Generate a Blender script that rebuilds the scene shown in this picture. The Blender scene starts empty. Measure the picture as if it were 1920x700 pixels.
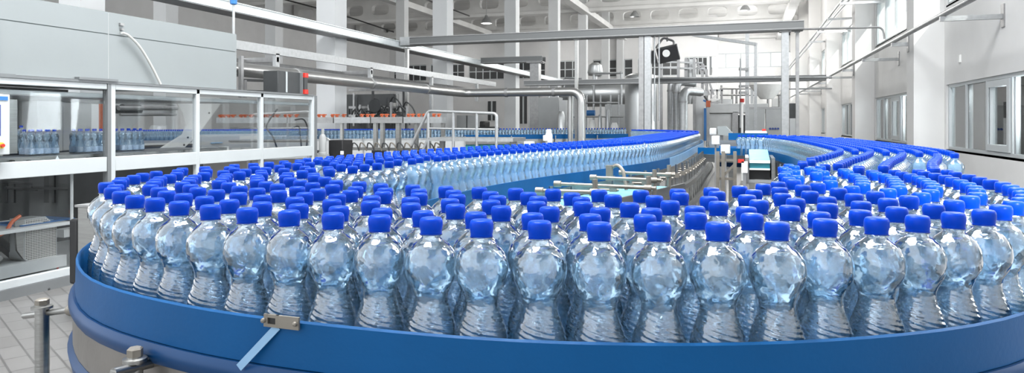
import bpy, bmesh, math, random
import numpy as np
from mathutils import Vector, Matrix
random.seed(7); rng = np.random.default_rng(7)
SC = bpy.context.scene; COL = SC.collection
PI = math.pi
# ------------------------------------------------------------------ camera frame (1920x700, focal 1300 px, eye 1.27 m)
F, HY, EYE = 1300.0, 230.0, 1.27
TH = math.atan(435/1300.0); CT, ST = math.cos(TH), math.sin(TH)
def ray(px):
    a = (px-960)/F
    return -ST+a*CT, CT+a*ST
def onX(px, py, X):                       # where the sight line meets the plane x = X
    dx, dy = ray(px); d = X/dx
    return Vector((X, dy*d, EYE+(HY-py)/F*d))
def onY(px, py, Y):                       # where it meets the plane y = Y
    dx, dy = ray(px); d = Y/dy
    return Vector((dx*d, Y, EYE+(HY-py)/F*d))
def atD(px, py, d):
    dx, dy = ray(px)
    return Vector((dx*d, dy*d, EYE+(HY-py)/F*d))
# ------------------------------------------------------------------ materials
def mat(name, col, rough=.5, metal=0., noise=0., nscale=8., bump=0., bscale=60., spec=.5, stretch=None, emit=0):
    m = bpy.data.materials.new(name); m.use_nodes = True
    nt = m.node_tree; b = nt.nodes['Principled BSDF']
    b.inputs['Base Color'].default_value = (*col, 1); b.inputs['Roughness'].default_value = rough
    b.inputs['Metallic'].default_value = metal; b.inputs['Specular IOR Level'].default_value = spec
    if emit:
        b.inputs['Emission Color'].default_value = (*col, 1); b.inputs['Emission Strength'].default_value = emit
    if noise or bump:
        tc = nt.nodes.new('ShaderNodeTexCoord'); mp = nt.nodes.new('ShaderNodeMapping')
        if stretch: mp.inputs['Scale'].default_value = stretch
        nt.links.new(tc.outputs['Object'], mp.inputs[0])
    if noise:
        n = nt.nodes.new('ShaderNodeTexNoise'); n.inputs['Scale'].default_value = nscale; n.inputs['Detail'].default_value = 5
        r = nt.nodes.new('ShaderNodeMapRange'); r.inputs[3].default_value = 1-noise; r.inputs[4].default_value = 1+noise
        r.inputs[1].default_value = .3; r.inputs[2].default_value = .7
        x = nt.nodes.new('ShaderNodeMix'); x.data_type = 'RGBA'; x.blend_type = 'MULTIPLY'; x.inputs[0].default_value = 1
        x.inputs[6].default_value = (*col, 1)
        nt.links.new(mp.outputs[0], n.inputs[0]); nt.links.new(n.outputs[0], r.inputs[0]); nt.links.new(r.outputs[0], x.inputs[7])
        nt.links.new(x.outputs[2], b.inputs['Base Color'])
    if bump:
        n = nt.nodes.new('ShaderNodeTexNoise'); n.inputs['Scale'].default_value = bscale
        u = nt.nodes.new('ShaderNodeBump'); u.inputs['Strength'].default_value = bump; u.inputs['Distance'].default_value = .01
        nt.links.new(mp.outputs[0], n.inputs[0]); nt.links.new(n.outputs[0], u.inputs['Height']); nt.links.new(u.outputs[0], b.inputs['Normal'])
    return m
def clear(name, tint=(.95, .98, 1), gloss=1.0, rough=.03, refr=0., ior=1.33, bump=0., bscale=40., trans=(.97, .985, 1), ior_g=1.45, haze=0.):
    """clear plastic, glass or water: see-through with fresnel gloss and, for water, some bending of light"""
    m = bpy.data.materials.new(name); m.use_nodes = True; nt = m.node_tree; nt.nodes.clear()
    N = nt.nodes.new; L = nt.links.new
    out = N('ShaderNodeOutputMaterial'); tr = N('ShaderNodeBsdfTransparent'); tr.inputs[0].default_value = (*trans, 1)
    gl = N('ShaderNodeBsdfGlossy'); gl.inputs['Roughness'].default_value = rough; gl.inputs['Color'].default_value = (1, 1, 1, 1)
    fr = N('ShaderNodeFresnel'); fr.inputs[0].default_value = ior_g
    mx = N('ShaderNodeMixShader')
    mul = N('ShaderNodeMath'); mul.operation = 'MULTIPLY'; mul.inputs[1].default_value = gloss; L(fr.outputs[0], mul.inputs[0])
    base = tr
    if refr:
        rf = N('ShaderNodeBsdfRefraction'); rf.inputs['IOR'].default_value = ior; rf.inputs['Roughness'].default_value = .0
        rf.inputs['Color'].default_value = (*tint, 1)
        m2 = N('ShaderNodeMixShader'); m2.inputs[0].default_value = refr
        L(tr.outputs[0], m2.inputs[1]); L(rf.outputs[0], m2.inputs[2]); base = m2
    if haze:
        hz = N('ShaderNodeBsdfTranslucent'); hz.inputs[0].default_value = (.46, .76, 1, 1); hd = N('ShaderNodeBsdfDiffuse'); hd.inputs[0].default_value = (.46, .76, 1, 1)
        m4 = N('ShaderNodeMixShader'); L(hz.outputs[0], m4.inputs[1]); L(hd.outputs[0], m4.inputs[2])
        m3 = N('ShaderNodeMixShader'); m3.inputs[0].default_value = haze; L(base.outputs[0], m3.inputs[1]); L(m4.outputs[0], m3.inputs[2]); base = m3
    if bump:
        tc = N('ShaderNodeTexCoord'); n = N('ShaderNodeTexNoise'); n.inputs['Scale'].default_value = bscale; n.inputs['Detail'].default_value = 2
        u = N('ShaderNodeBump'); u.inputs['Strength'].default_value = bump; u.inputs['Distance'].default_value = .004
        L(tc.outputs['Object'], n.inputs[0]); L(n.outputs[0], u.inputs['Height']); L(u.outputs[0], gl.inputs['Normal'])
        if refr: L(u.outputs[0], rf.inputs['Normal'])
    L(mul.outputs[0], mx.inputs[0]); L(base.outputs[0], mx.inputs[1]); L(gl.outputs[0], mx.inputs[2]); L(mx.outputs[0], out.inputs[0])
    return m
def wallmat(name, col, amt=.04):
    return mat(name, col, .85, 0, amt, 1.3, .05, 90)
M = {}
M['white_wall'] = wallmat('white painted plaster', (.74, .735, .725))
M['grey_wall'] = wallmat('grey plaster', (.62, .62, .62))  # one even grey for the back and left walls
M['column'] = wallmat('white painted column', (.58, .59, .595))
M['concrete'] = wallmat('pale painted concrete', (.58, .58, .57), .07)
M['ceiling'] = wallmat('painted ceiling slabs', (.50, .50, .49), .08)
M['corridor'] = wallmat('white corridor plaster', (.78, .79, .79))
M['skirt'] = mat('scuffed steel skirting', (.24, .225, .21), .38, .8, .14, 9, .08, 40)
M['pack_bottle'] = clear('clear small pack bottle', gloss=2.0, rough=.05, trans=(.90, .95, .98), ior_g=1.5, haze=.10, bump=.6, bscale=50)
M['gasket'] = mat('grey rubber gasket', (.16, .165, .17), .6)
M['aqua_belt'] = mat('pale aqua belt', (.16, .42, .50), .4, 0, .15, 9)
M['shade'] = mat('dark void', (.02, .02, .02), .9)
M['stainless'] = mat('brushed stainless steel', (.35, .35, .34), .32, 1, .10, 6, .08, 30, stretch=(1, 1, 14))
M['steel_light'] = mat('galvanised steel', (.42, .43, .435), .42, .75, .10, 20)
M['steel_mid'] = mat('satin grey steel', (.34, .34, .34), .45, .7, .10, 14)
M['steel_warm'] = mat('worn stainless steel rod', (.24, .22, .19), .5, .6, .14, 18)
M['alu_white'] = mat('white lacquered aluminium profile', (.48, .51, .52), .4, 0, .02, 5)
M['alu_grey'] = mat('grey anodised aluminium profile', (.19, .20, .205), .45, .3, .04, 8)
M['hood'] = mat('pale grey lacquered sheet', (.245, .268, .271), .45, 0, .025, 2.2)
M['seam'] = mat('dark seam line', (.09, .11, .11), .7)
M['blue_rail'] = mat('blue plastic guide rail', (.0005, .070, .215), .42, 0, .10, 5, .03, 120, spec=.2)
M['blue_bead'] = mat('blue plastic wear strip', (.001, .036, .12), .4, 0, .08, 7, spec=.25)
M['blue_clear'] = mat('pale scuffed blue plastic', (.20, .36, .55), .3, 0, .12, 6)
M['belt'] = mat('pale blue modular conveyor belt', (.10, .38, .72), .4, 0, .08, 20)
M['teal_belt'] = mat('teal conveyor belt', (.03, .24, .30), .35, 0, .25, 5)
M['blue_belt'] = mat('bright blue belt', (.03, .22, .50), .4, 0, .15, 6)
M['cap'] = mat('blue polyethylene cap', (.0001, .042, .44), .34, 0, .05, 60, spec=.12)
M['black'] = mat('black plastic', (.012, .012, .013), .5, 0, .1, 20)
M['dark'] = mat('dark grey cover', (.045, .048, .05), .5, 0, .1, 9)
M['grey'] = mat('grey machine sheet', (.36, .37, .37), .5, .1, .06, 4)
M['grey_light'] = mat('pale grey machine sheet', (.56, .57, .57), .5, .1, .05, 4)
M['white_part'] = mat('white plastic', (.78, .78, .76), .5, 0, .03, 9)
M['red'] = mat('red plastic', (.55, .03, .02), .4)
M['orange'] = mat('orange plastic', (.46, .10, .035), .45, 0, .08, 30)
M['yellow'] = mat('yellow plastic', (.80, .55, .05), .45)
M['paper'] = mat('white paper', (.75, .78, .80), .8)
M['binder'] = mat('blue folder cover', (.03, .12, .30), .4, 0, .1, 14)
M['screen'] = mat('dark blue screen', (.02, .05, .22), .2)
M['panel_blue'] = mat('blue panel stripe', (.03, .16, .42), .4)
M['hose'] = mat('pale grey rubber hose', (.52, .52, .50), .6)
M['cable'] = mat('black cable', (.015, .015, .015), .7)
M['tank'] = mat('brushed tank steel', (.46, .47, .47), .36, .9, .06, 3)
M['pipe'] = mat('satin pipe steel', (.48, .48, .47), .30, .9, .05, 3)
M['wrap'] = clear('clear shrink wrap', gloss=1.3, rough=.12, bump=.5, bscale=50, trans=(.93, .96, .98))
M['guard'] = clear('clear polycarbonate guard', gloss=.35, rough=.02, trans=(.93, .945, .95))
M['glass'] = clear('window glass', gloss=.7, rough=.01, trans=(.92, .95, .95))
M['glass_dim'] = clear('tinted window glass', gloss=1.3, rough=.02, trans=(.86, .89, .90))
M['label'] = mat('pale printed label', (.55, .66, .80), .5, 0, .2, 120)
M['bottle'] = clear('clear bluish bottle plastic', gloss=2.8, rough=.03, bump=.9, bscale=48, trans=(.90, .96, 1), ior_g=1.5, haze=.05)
M['water'] = clear('drinking water', tint=(.915, .967, 1), gloss=2.0, rough=.015, refr=1.0, ior=1.33, bump=1.0, bscale=40, trans=(.9, .96, 1), ior_g=1.33, haze=.06)
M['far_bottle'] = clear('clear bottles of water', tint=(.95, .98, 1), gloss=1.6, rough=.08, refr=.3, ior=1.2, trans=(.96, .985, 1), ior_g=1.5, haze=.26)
def floor_mat():
    m = mat('grey floor tiles', (.33, .325, .32), .35, 0)
    nt = m.node_tree; b = nt.nodes['Principled BSDF']; N = nt.nodes.new; L = nt.links.new
    tc = N('ShaderNodeTexCoord'); mp = N('ShaderNodeMapping'); mp.inputs['Rotation'].default_value = (0, 0, math.radians(28))
    br = N('ShaderNodeTexBrick'); br.inputs['Scale'].default_value = 1; br.offset = .5
    br.inputs['Brick Width'].default_value = .24; br.inputs['Row Height'].default_value = .115; br.inputs['Mortar Size'].default_value = .006
    br.inputs['Color1'].default_value = (.145, .141, .137, 1); br.inputs['Color2'].default_value = (.12, .116, .113, 1); br.inputs['Mortar'].default_value = (.07, .068, .066, 1)
    L(tc.outputs['Object'], mp.inputs[0]); L(mp.outputs[0], br.inputs[0]); L(br.outputs[0], b.inputs['Base Color'])
    return m
M['floor'] = floor_mat()
def perforated():
    m = mat('perforated metal sheet', (.5, .5, .5), .4, .5)
    nt = m.node_tree; b = nt.nodes['Principled BSDF']; N = nt.nodes.new; L = nt.links.new
    tc = N('ShaderNodeTexCoord'); v = N('ShaderNodeTexVoronoi'); v.inputs['Scale'].default_value = 75; v.inputs['Randomness'].default_value = 0
    mp = N('ShaderNodeMapping'); mp.inputs['Scale'].default_value = (0, 1, 1)
    r = N('ShaderNodeValToRGB'); r.color_ramp.elements[0].position = .30; r.color_ramp.elements[0].color = (.03, .03, .03, 1)
    r.color_ramp.elements[1].position = .40; r.color_ramp.elements[1].color = (.55, .54, .52, 1)
    L(tc.outputs['Object'], mp.inputs[0]); L(mp.outputs[0], v.inputs['Vector']); L(v.outputs['Distance'], r.inputs[0]); L(r.outputs[0], b.inputs['Base Color'])
    return m
M['perforated'] = perforated()
def tray_mat():
    m = mat('perforated galvanised tray', (.15, .155, .155), .42, .6)
    nt = m.node_tree; b = nt.nodes['Principled BSDF']; N = nt.nodes.new; L = nt.links.new
    tc = N('ShaderNodeTexCoord'); v = N('ShaderNodeTexVoronoi'); v.inputs['Scale'].default_value = 14; v.inputs['Randomness'].default_value = 0
    r = N('ShaderNodeValToRGB'); r.color_ramp.elements[0].position = .22; r.color_ramp.elements[0].color = (.05, .05, .05, 1)
    r.color_ramp.elements[1].position = .28; r.color_ramp.elements[1].color = (.16, .165, .165, 1)
    L(tc.outputs['Object'], v.inputs['Vector']); L(v.outputs['Distance'], r.inputs[0]); L(r.outputs[0], b.inputs['Base Color'])
    return m
M['tray'] = tray_mat()
M['zinc'] = mat('bright zinc sheet', (.66, .70, .71), .4, .2, .06, 9)
# ------------------------------------------------------------------ mesh builder (world coordinates)
class MB:
    def __init__(s): s.v = []; s.f = []
    def add(s, vs, fs):
        o = len(s.v); s.v += [tuple(p) for p in vs]; s.f += [tuple(i+o for i in q) for q in fs]; return s
    def box(s, x0, x1, y0, y1, z0, z1):
        x0, x1 = sorted((x0, x1)); y0, y1 = sorted((y0, y1)); z0, z1 = sorted((z0, z1))
        vs = [(x, y, z) for z in (z0, z1) for y in (y0, y1) for x in (x0, x1)]
        return s.add(vs, [(0, 2, 3, 1), (4, 5, 7, 6), (0, 1, 5, 4), (2, 6, 7, 3), (0, 4, 6, 2), (1, 3, 7, 5)])
    def obox(s, c, size, mtx):
        hx, hy, hz = [q/2 for q in size]
        vs = [Vector(c)+mtx @ Vector((x, y, z)) for z in (-hz, hz) for y in (-hy, hy) for x in (-hx, hx)]
        return s.add(vs, [(0, 2, 3, 1), (4, 5, 7, 6), (0, 1, 5, 4), (2, 6, 7, 3), (0, 4, 6, 2), (1, 3, 7, 5)])
    def bar(s, p, q, w, h, up=(0, 0, 1)):
        p, q = Vector(p), Vector(q); t = (q-p); L = t.length; t.normalize(); u = Vector(up)
        if abs(t.dot(u)) > .98: u = Vector((0, 1, 0))
        x = t.cross(u).normalized(); z = x.cross(t)
        return s.obox((p+q)/2, (w, L, h), Matrix((x, t, z)).transposed())
    def tube(s, pts, r, seg=10, r2=None):
        pts = [Vector(p) for p in pts]; n = len(pts); vs = []; fs = []
        T = [(pts[min(i+1, n-1)]-pts[max(i-1, 0)]).normalized() for i in range(n)]
        u = Vector((0, 0, 1)) if abs(T[0].z) < .9 else Vector((1, 0, 0))
        x = T[0].cross(u).normalized()
        for i in range(n):
            x = (x-T[i]*x.dot(T[i])).normalized(); y = T[i].cross(x)
            rr = r if r2 is None else r+(r2-r)*i/(n-1)
            for k in range(seg):
                a = 2*PI*k/seg; vs.append(pts[i]+(x*math.cos(a)+y*math.sin(a))*rr)
        for i in range(n-1):
            for k in range(seg):
                k2 = (k+1) % seg; fs.append((i*seg+k, i*seg+k2, (i+1)*seg+k2, (i+1)*seg+k))
        fs.append(tuple(reversed(range(seg)))); fs.append(tuple(range((n-1)*seg, n*seg)))
        return s.add(vs, fs)
    def lathe(s, prof, seg=24, c=(0, 0, 0), mtx=None, wob=None):
        vs = []; fs = []; n = len(prof); c = Vector(c)
        for (r, z) in prof:
            for k in range(seg):
                a = 2*PI*k/seg; rr = r if wob is None else r*wob(a, z)
                p = Vector((rr*math.cos(a), rr*math.sin(a), z))
                vs.append(c+(mtx @ p if mtx else p))
        for i in range(n-1):
            for k in range(seg):
                k2 = (k+1) % seg; fs.append((i*seg+k, i*seg+k2, (i+1)*seg+k2, (i+1)*seg+k))
        if prof[0][0] > 1e-6: fs.append(tuple(reversed(range(seg))))
        if prof[-1][0] > 1e-6: fs.append(tuple(range((n-1)*seg, n*seg)))
        return s.add(vs, fs)
    def prism(s, poly, axis, a, b):
        """polygon of 2D points extruded along axis 0/1/2 from a to b"""
        n = len(poly); vs = []
        for t in (a, b):
            for (p, q) in poly:
                vs.append({0: (t, p, q), 1: (p, t, q), 2: (p, q, t)}[axis])
        fs = [tuple(range(n))[::-1], tuple(range(n, 2*n))]+[(i, (i+1) % n, n+(i+1) % n, n+i) for i in range(n)]
        return s.add(vs, fs)
    def sweep(s, path, nrm, prof):
        """closed profile of (offset, z) carried along a plan path"""
        n = len(path); m = len(prof); vs = []; fs = []
        for i in range(n):
            for (o, z) in prof:
                vs.append((path[i][0]+nrm[i][0]*o, path[i][1]+nrm[i][1]*o, z))
        for i in range(n-1):
            for k in range(m):
                k2 = (k+1) % m; fs.append((i*m+k, (i+1)*m+k, (i+1)*m+k2, i*m+k2))
        fs.append(tuple(range(m))); fs.append(tuple(range((n-1)*m, n*m))[::-1])
        return s.add(vs, fs)
    def build(s, name, m, parent=None, smooth=True, at=None, bevel=0):
        if parent is not None: o0 = origin(parent)
        else: o0 = Vector(at) if at is not None else Vector((0, 0, 0))
        me = bpy.data.meshes.new(name)
        me.from_pydata([(x-o0.x, y-o0.y, z-o0.z) for x, y, z in s.v], [], s.f)
        bm = bmesh.new(); bm.from_mesh(me); bmesh.ops.recalc_face_normals(bm, faces=bm.faces); bm.to_mesh(me); bm.free()
        for k in (m if isinstance(m, (list, tuple)) else [m]): me.materials.append(k)
        if smooth:
            me.polygons.foreach_set('use_smooth', [True]*len(me.polygons)); me.set_sharp_from_angle(angle=math.radians(38))
        o = bpy.data.objects.new(name, me); COL.objects.link(o)
        if parent is not None: o.parent = parent
        else: o.location = o0
        if bevel:
            b = o.modifiers.new('bevel', 'BEVEL'); b.width = bevel; b.segments = 2; b.limit_method = 'ANGLE'
        return o
def origin(o):
    v = Vector((0, 0, 0))
    while o is not None: v += o.location; o = o.parent
    return v
def tag(o, label, cat, group=None):
    o['label'] = label; o['category'] = cat
    if group: o['group'] = group
    return o
def thing(name, label, cat, loc, group=None):
    o = bpy.data.objects.new(name, None); o.empty_display_size = .1; COL.objects.link(o); o.location = loc
    return tag(o, label, cat, group)
def struct(o): o['kind'] = 'structure'; return o
def arc(c, r, a0, a1, ux, uy, n=6):
    c, ux, uy = Vector(c), Vector(ux), Vector(uy)
    return [c+ux*r*math.cos(a0+(a1-a0)*i/n)+uy*r*math.sin(a0+(a1-a0)*i/n) for i in range(n+1)]
def bend(pts, r=.1, n=5):
    """round the corners of a polyline"""
    pts = [Vector(p) for p in pts]; out = [pts[0]]
    for i in range(1, len(pts)-1):
        a, b, c = pts[i-1:i+2]; u = (a-b).normalized(); v = (c-b).normalized(); rr = min(r, (a-b).length*.45, (c-b).length*.45)
        p, q = b+u*rr, b+v*rr
        for k in range(n+1):
            t = k/n; out.append(p*(1-t)**2+b*2*t*(1-t)+q*t*t)
    out.append(pts[-1]); return out
def spline(pts, n=12):
    pts = np.array(pts, float); P = np.vstack([2*pts[0]-pts[1], pts, 2*pts[-1]-pts[-2]]); out = []
    for i in range(1, len(P)-2):
        a, b, c, d = P[i-1:i+3]
        for t in np.linspace(0, 1, n, endpoint=False):
            out.append(.5*(2*b+(-a+c)*t+(2*a-5*b+4*c-d)*t*t+(-a+3*b-3*c+d)*t**3))
    out.append(P[-2]); return np.array(out)
def resample(p, step):
    L = np.r_[0, np.cumsum(np.sqrt((np.diff(p, axis=0)**2).sum(1)))]; t = np.linspace(0, L[-1], max(2, int(round(L[-1]/step))+1))
    return np.stack([np.interp(t, L, p[:, k]) for k in range(p.shape[1])], 1)
def normals(p):
    T = np.gradient(p, axis=0); T /= np.sqrt((T**2).sum(1))[:, None]; return np.c_[T[:, 1], -T[:, 0]]
# ================================================================== THE HALL
BAY = [0.2, 7.0, 13.8, 20.6, 27.4, 34.2, 41.0, 47.8]
XR = 3.3; LZ = (.81, 1.92); UZ = (3.28, 4.45)
struct(MB().box(-26, 8, -9, 52, -.2, 0).build('floor', M['floor'], smooth=False))
w = MB()
for b0, b1 in zip(BAY[:-1], BAY[1:]):
    y0, y1 = b0+.75, b1-.12
    w.box(XR, XR+.3, b0, y0, 0, 9); w.box(XR, XR+.3, y1, b1, 0, 9)
    w.box(XR, XR+.3, y0, y1, 0, LZ[0]); w.box(XR, XR+.3, y0, y1, LZ[1], UZ[0]); w.box(XR, XR+.3, y0, y1, UZ[1], 9)
w.box(XR, XR+.3, -24, -14, 0, 26).box(XR, XR+.3, -14, 3, 9, 26).box(XR, XR+.3, -14, -4.35, 0, 9).box(XR, XR+.3, -4.35, -3.15, 0, 4.85).box(XR, XR+.3, -4.35, -3.15, 6.1, 9).box(XR, XR+.3, -3.15, .2, 0, 9); w.box(XR, XR+.3, 47.8, 52, 0, 9)  # unseen: tall added wall blocks sun, added gap lets a sun patch in
struct(w.build('wall_right', M['white_wall'], smooth=False))
for i, b in enumerate(BAY[1:]):
    struct(MB().box(2.83, XR, b, b+.55, 0, 9).build('trim_%d' % (i+1), M['white_wall'], smooth=False))
# glazed corridor behind the lower windows
struct(MB().box(5.4, 5.6, 0, 50, 0, 2.7).build('wall_corridor', M['corridor'], smooth=False))
struct(MB().box(XR+.3, 5.6, 0, 50, 2.7, 2.85).build('ceiling_corridor', M['corridor'], smooth=False))
def window(n, y0, y1, z0, z1, panes, glass, sashes=(), low=True):
    x = XR+.06
    r = MB()
    r.box(x-.03, x+.06, y0, y1, z0, z0+.05).box(x-.03, x+.06, y0, y1, z1-.05, z1).box(x-.03, x+.06, y0, y0+.05, z0+.05, z1-.05).box(x-.03, x+.06, y1-.05, y1, z0+.05, z1-.05)
    st = (y1-y0)/panes
    for k in range(1, panes):
        r.box(x-.03, x+.06, y0+k*st-.03, y0+k*st+.03, z0+.05, z1-.05)
    o = struct(r.build('window_%d' % n, M['alu_white'], smooth=False, at=(x, y0, z0)))
    MB().box(x+.01, x+.018, y0+.05, y1-.05, z0+.05, z1-.05).build('pane', glass, o, smooth=False)
    MB().box(x-.06, x+.1, y0, y1, z0-.03, z0).build('window_sill', M['alu_white'], o, smooth=False)
    for k in sashes:
        a, b = y0+k*st+.03, y0+(k+1)*st-.03; q = MB()
        for (ya, yb, za, zb) in ((a, a+.09, z0+.06, z1-.06), (b-.09, b, z0+.06, z1-.06), (a+.09, b-.09, z0+.06, z0+.15), (a+.09, b-.09, z1-.15, z1-.06)):
            q.box(x-.05, x+.03, ya, yb, za, zb)
        s_ = q.build('sash', M['alu_white'], o, smooth=False)
        g = MB().box(x-.035, x-.03, a+.09, a+.105, z0+.15, z1-.15).box(x-.035, x-.03, b-.105, b-.09, z0+.15, z1-.15)
        g.build('gasket', M['gasket'], s_, smooth=False)
    if not low: return o
    g = MB()
    for k in range(panes):
        for yy in (y0+k*st+.032, y0+(k+1)*st-.040):
            if k not in sashes: g.box(x-.006, x+.008, yy, yy+.008, z0+.05, z1-.05)
    g.build('gasket', M['gasket'], o, smooth=False)
    return o
n = 1
for i, (b0, b1) in enumerate(zip(BAY[:-1], BAY[1:])):
    window(n, b0+.75, b1-.12, LZ[0], LZ[1], 6, M['glass_dim'], (0, 3) if i < 3 else ()); n += 1
    window(n, b0+.75, b1-.12, UZ[0], UZ[1], 5, M['glass'], low=False); n += 1
# a pale blind in the second pane of the near window
blind = MB().box(XR+.085, XR+.095, 11.72, 12.62, LZ[0]+.05, LZ[1]-.05).build('window_blind', M['white_part'], smooth=False, at=(XR+.09, 12.2, LZ[0]))
tag(blind, 'white blank board behind the second pane of the near right window', 'board')
# far walls with window bands
def banded(name, x0, x1, y, z0, z1, top, m, pier=.35):
    w = MB().box(x0, x1, y, y+.3, 0, z0).box(x0, x1, y, y+.3, z1, top); k = x0
    while k < x1:
        w.box(k, min(k+pier, x1), y, y+.3, z0, z1); k += 3.0
    return struct(w.build(name, m, smooth=False))
YF = 49.0
a, b = onY(1330, 230, YF).x, XR
banded('wall_far', a, b+.3, YF, 4.95, 5.95, 9, M['white_wall'], .1)
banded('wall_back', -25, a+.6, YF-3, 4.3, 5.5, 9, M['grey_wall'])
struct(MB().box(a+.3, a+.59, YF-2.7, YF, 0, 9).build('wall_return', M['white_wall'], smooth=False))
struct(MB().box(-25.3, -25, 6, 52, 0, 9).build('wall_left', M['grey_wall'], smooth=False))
k = 0; x = a+.1
while x < b-.2:
    x2 = min(x+2.9, b); fr = MB(); st = (x2-x)/3
    for q in range(4): fr.box(x+q*st-.05, x+q*st+.05, YF+.05, YF+.15, 4.95, 5.95)
    fr.box(x, x2, YF+.06, YF+.16, 4.95, 5.02).box(x, x2, YF+.06, YF+.16, 5.88, 5.95)
    o = struct(fr.build('window_%d' % (30+k), M['alu_white'], smooth=False, at=(x, YF, 4.95)))
    MB().box(x, x2, YF+.1, YF+.11, 4.95, 5.95).build('pane', M['glass'], o, smooth=False); x += 3.0; k += 1
x = -24.65
while x < a-.5:
    x2 = min(x+2.65, a); fr = MB(); st = (x2-x)/5
    for q in range(6): fr.box(x+q*st-.03, x+q*st+.03, YF-2.95, YF-2.85, 4.3, 5.5)
    fr.box(x, x2, YF-2.94, YF-2.86, 4.86, 4.92).box(x, x2, YF-2.94, YF-2.86, 4.31, 4.37).box(x, x2, YF-2.94, YF-2.86, 5.43, 5.49)
    o = struct(fr.build('window_%d' % (30+k), M['alu_white'], smooth=False, at=(x, YF-3, 4.3)))
    MB().box(x, x2, YF-2.9, YF-2.88, 4.3, 5.5).build('pane', M['dark'], o, smooth=False); x += 3.0; k += 1
# low openings in the back wall
for px0, px1, py0, py1 in ((915, 930, 190, 226), (975, 988, 180, 232), (1062, 1074, 190, 230)):
    p, q = onY(px0, py0, YF-3.02), onY(px1, py1, YF-3.02)
    o = struct(MB().box(p.x, q.x, YF-3.04, YF-3.0, q.z, p.z).build('door_%d' % px0, M['dark'], smooth=False)); 
    st = MB().box((p.x+q.x)/2-.05, (p.x+q.x)/2+.05, YF-3.1, YF-3.04, q.z, p.z); st.build('door_frame', M['alu_white'], o, smooth=False)
# roof: closed beyond Y = 20, an unseen aisle strip shaped to block the sun, the near part left open for sky light
struct(MB().box(-25, XR+.3, 19, 52, 8.15, 8.5).box(-26, -.3, 2.5, 19, 8.6, 8.9).build('ceiling', M['ceiling'], smooth=False))
struct(MB().box(-.3, XR+.6, -14, 19, 8.6, 8.9).build('ceiling_aisle', M['ceiling'], smooth=False))
# castellated roof beams with rounded openings
def truss(y, x0, x1, zb=7.0, h=1.1, t=.3, pitch=1.55, sunk=0):
    bm = MB(); z1 = zb+h; n = int((x1-x0)/pitch); p = (x1-x0)/n
    for i in range(n):
        c = x0+(i+.5)*p; hw, hh, zc = p*.33, .30, zb+.55
        ring = []
        for q in range(16):
            an = 2*PI*q/16
            cx = math.copysign(abs(math.cos(an))**.55, math.cos(an))*hw; cz = math.copysign(abs(math.sin(an))**.55, math.sin(an))*hh
            ring.append((c+cx, zc+cz))
        outer = []
        for q in range(16):
            an = 2*PI*q/16; cx, cz = math.cos(an), math.sin(an); k_ = max(abs(cx)/(p/2), abs(cz)/1.0)
            ox = max(-p/2, min(p/2, cx/max(abs(cx), abs(cz), 1e-6)*p/2)); oz = max(-.55, min(.55, cz/max(abs(cx), abs(cz), 1e-6)*.55))
            outer.append((c+ox, zc+oz))
        vs = [(X, y, Z) for X, Z in ring]+[(X, y, Z) for X, Z in outer]+[(X, y+t, Z) for X, Z in ring]+[(X, y+t, Z) for X, Z in outer]; fs = []
        for q in range(16):
            r = (q+1) % 16
            fs += [(q, r, 16+r, 16+q), (32+q, 48+q, 48+r, 32+r), (q, 32+q, 32+r, r)]
        bm.add(vs, fs)
    bm.box(x0, x1, y-.12, y+t+.12, zb-.16, zb); bm.box(x0, x1, y, y+t, zb+1.1, 8.15)
    return struct(bm.build('beam', M['concrete'], smooth=False, at=(x0, y, zb)))
for y in (20.6, 27.4, 34.2, 41.0):
    truss(y, -24.8, 2.6)
truss(48.4, -1.6, 2.6, pitch=1.5)
truss(45.4, -24.8, -2.3, pitch=1.9)
struct(MB().box(-1.6, 3.2, 48.75, 48.95, 7.0, 8.1).box(-24.8, -2.3, 45.75, 45.95, 7.0, 8.1).build('trim_20', M['shade'], smooth=False))  # dark boards added as painted shade behind the far beam openings
for X in (-7.55, -15.2, 2.2):
    struct(MB().box(X-.2, X+.2, 19, 49, 6.72, 7.0).build('beam', M['concrete'], smooth=False, at=(X, 19, 6.8)))
# columns
CX = -7.55
cols = [(628, CX), (838, CX), (967, CX), (1046, CX), (1099, CX), (1141, CX), (1168, CX), (516, -15.2), (758, -14.6), (311, -14.4), (150, -9.2)]
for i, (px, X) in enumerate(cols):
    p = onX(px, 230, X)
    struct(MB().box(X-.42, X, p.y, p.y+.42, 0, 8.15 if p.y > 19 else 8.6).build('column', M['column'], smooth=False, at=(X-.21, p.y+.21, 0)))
# pendant lamps
def pendant(px, py, Y, label, ztop=8.0):
    p = onY(px, py, Y); t = thing('pendant_lamp', label, 'lamp', (p.x, p.y, p.z), 'industrial pendant lamps under the roof beams')
    MB().lathe([(.02, .30), (.06, .28), (.10, .16), (.17, .10), (.26, -.06), (.27, -.10), (.26, -.10), (.16, .06), (.04, .1)], 20, p).build('lamp_shade', M['steel_light'], t)
    MB().lathe([(.0, -.06), (.05, -.05), (.06, .0), (.03, .06)], 12, p).build('bulb', M['white_part'], t)
    MB().tube([(p.x, p.y, p.z+.29), (p.x, p.y, ztop)], .02, 6).build('stem', M['steel_mid'], t)
pendant(912, 40, 30.5, 'silver dome pendant lamp between the first and second white column')
pendant(1190, 28, 37.5, 'silver dome pendant lamp above the vertical steel tank')
pendant(1397, 16, 37.5, 'silver dome pendant lamp above the grey cabinets of the far line')
# black cables strung across the roof
for pts, lab in ((((522, -4, 26), (590, 14, 27), (660, 34, 29), (738, 60, 31)), 'long black cable sagging below the roof behind the first wide column'),
                 (((790, -4, 26), (822, 8, 28), (880, 30, 31)), 'short black cable under the roof left of the dome lamp')):
    q = resample(np.array([atD(*p) for p in pts]), .5)
    tag(MB().tube([tuple(p) for p in q], .03, 6).build('overhead_cable', M['cable'], at=q[0]), lab, 'cable')
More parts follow.
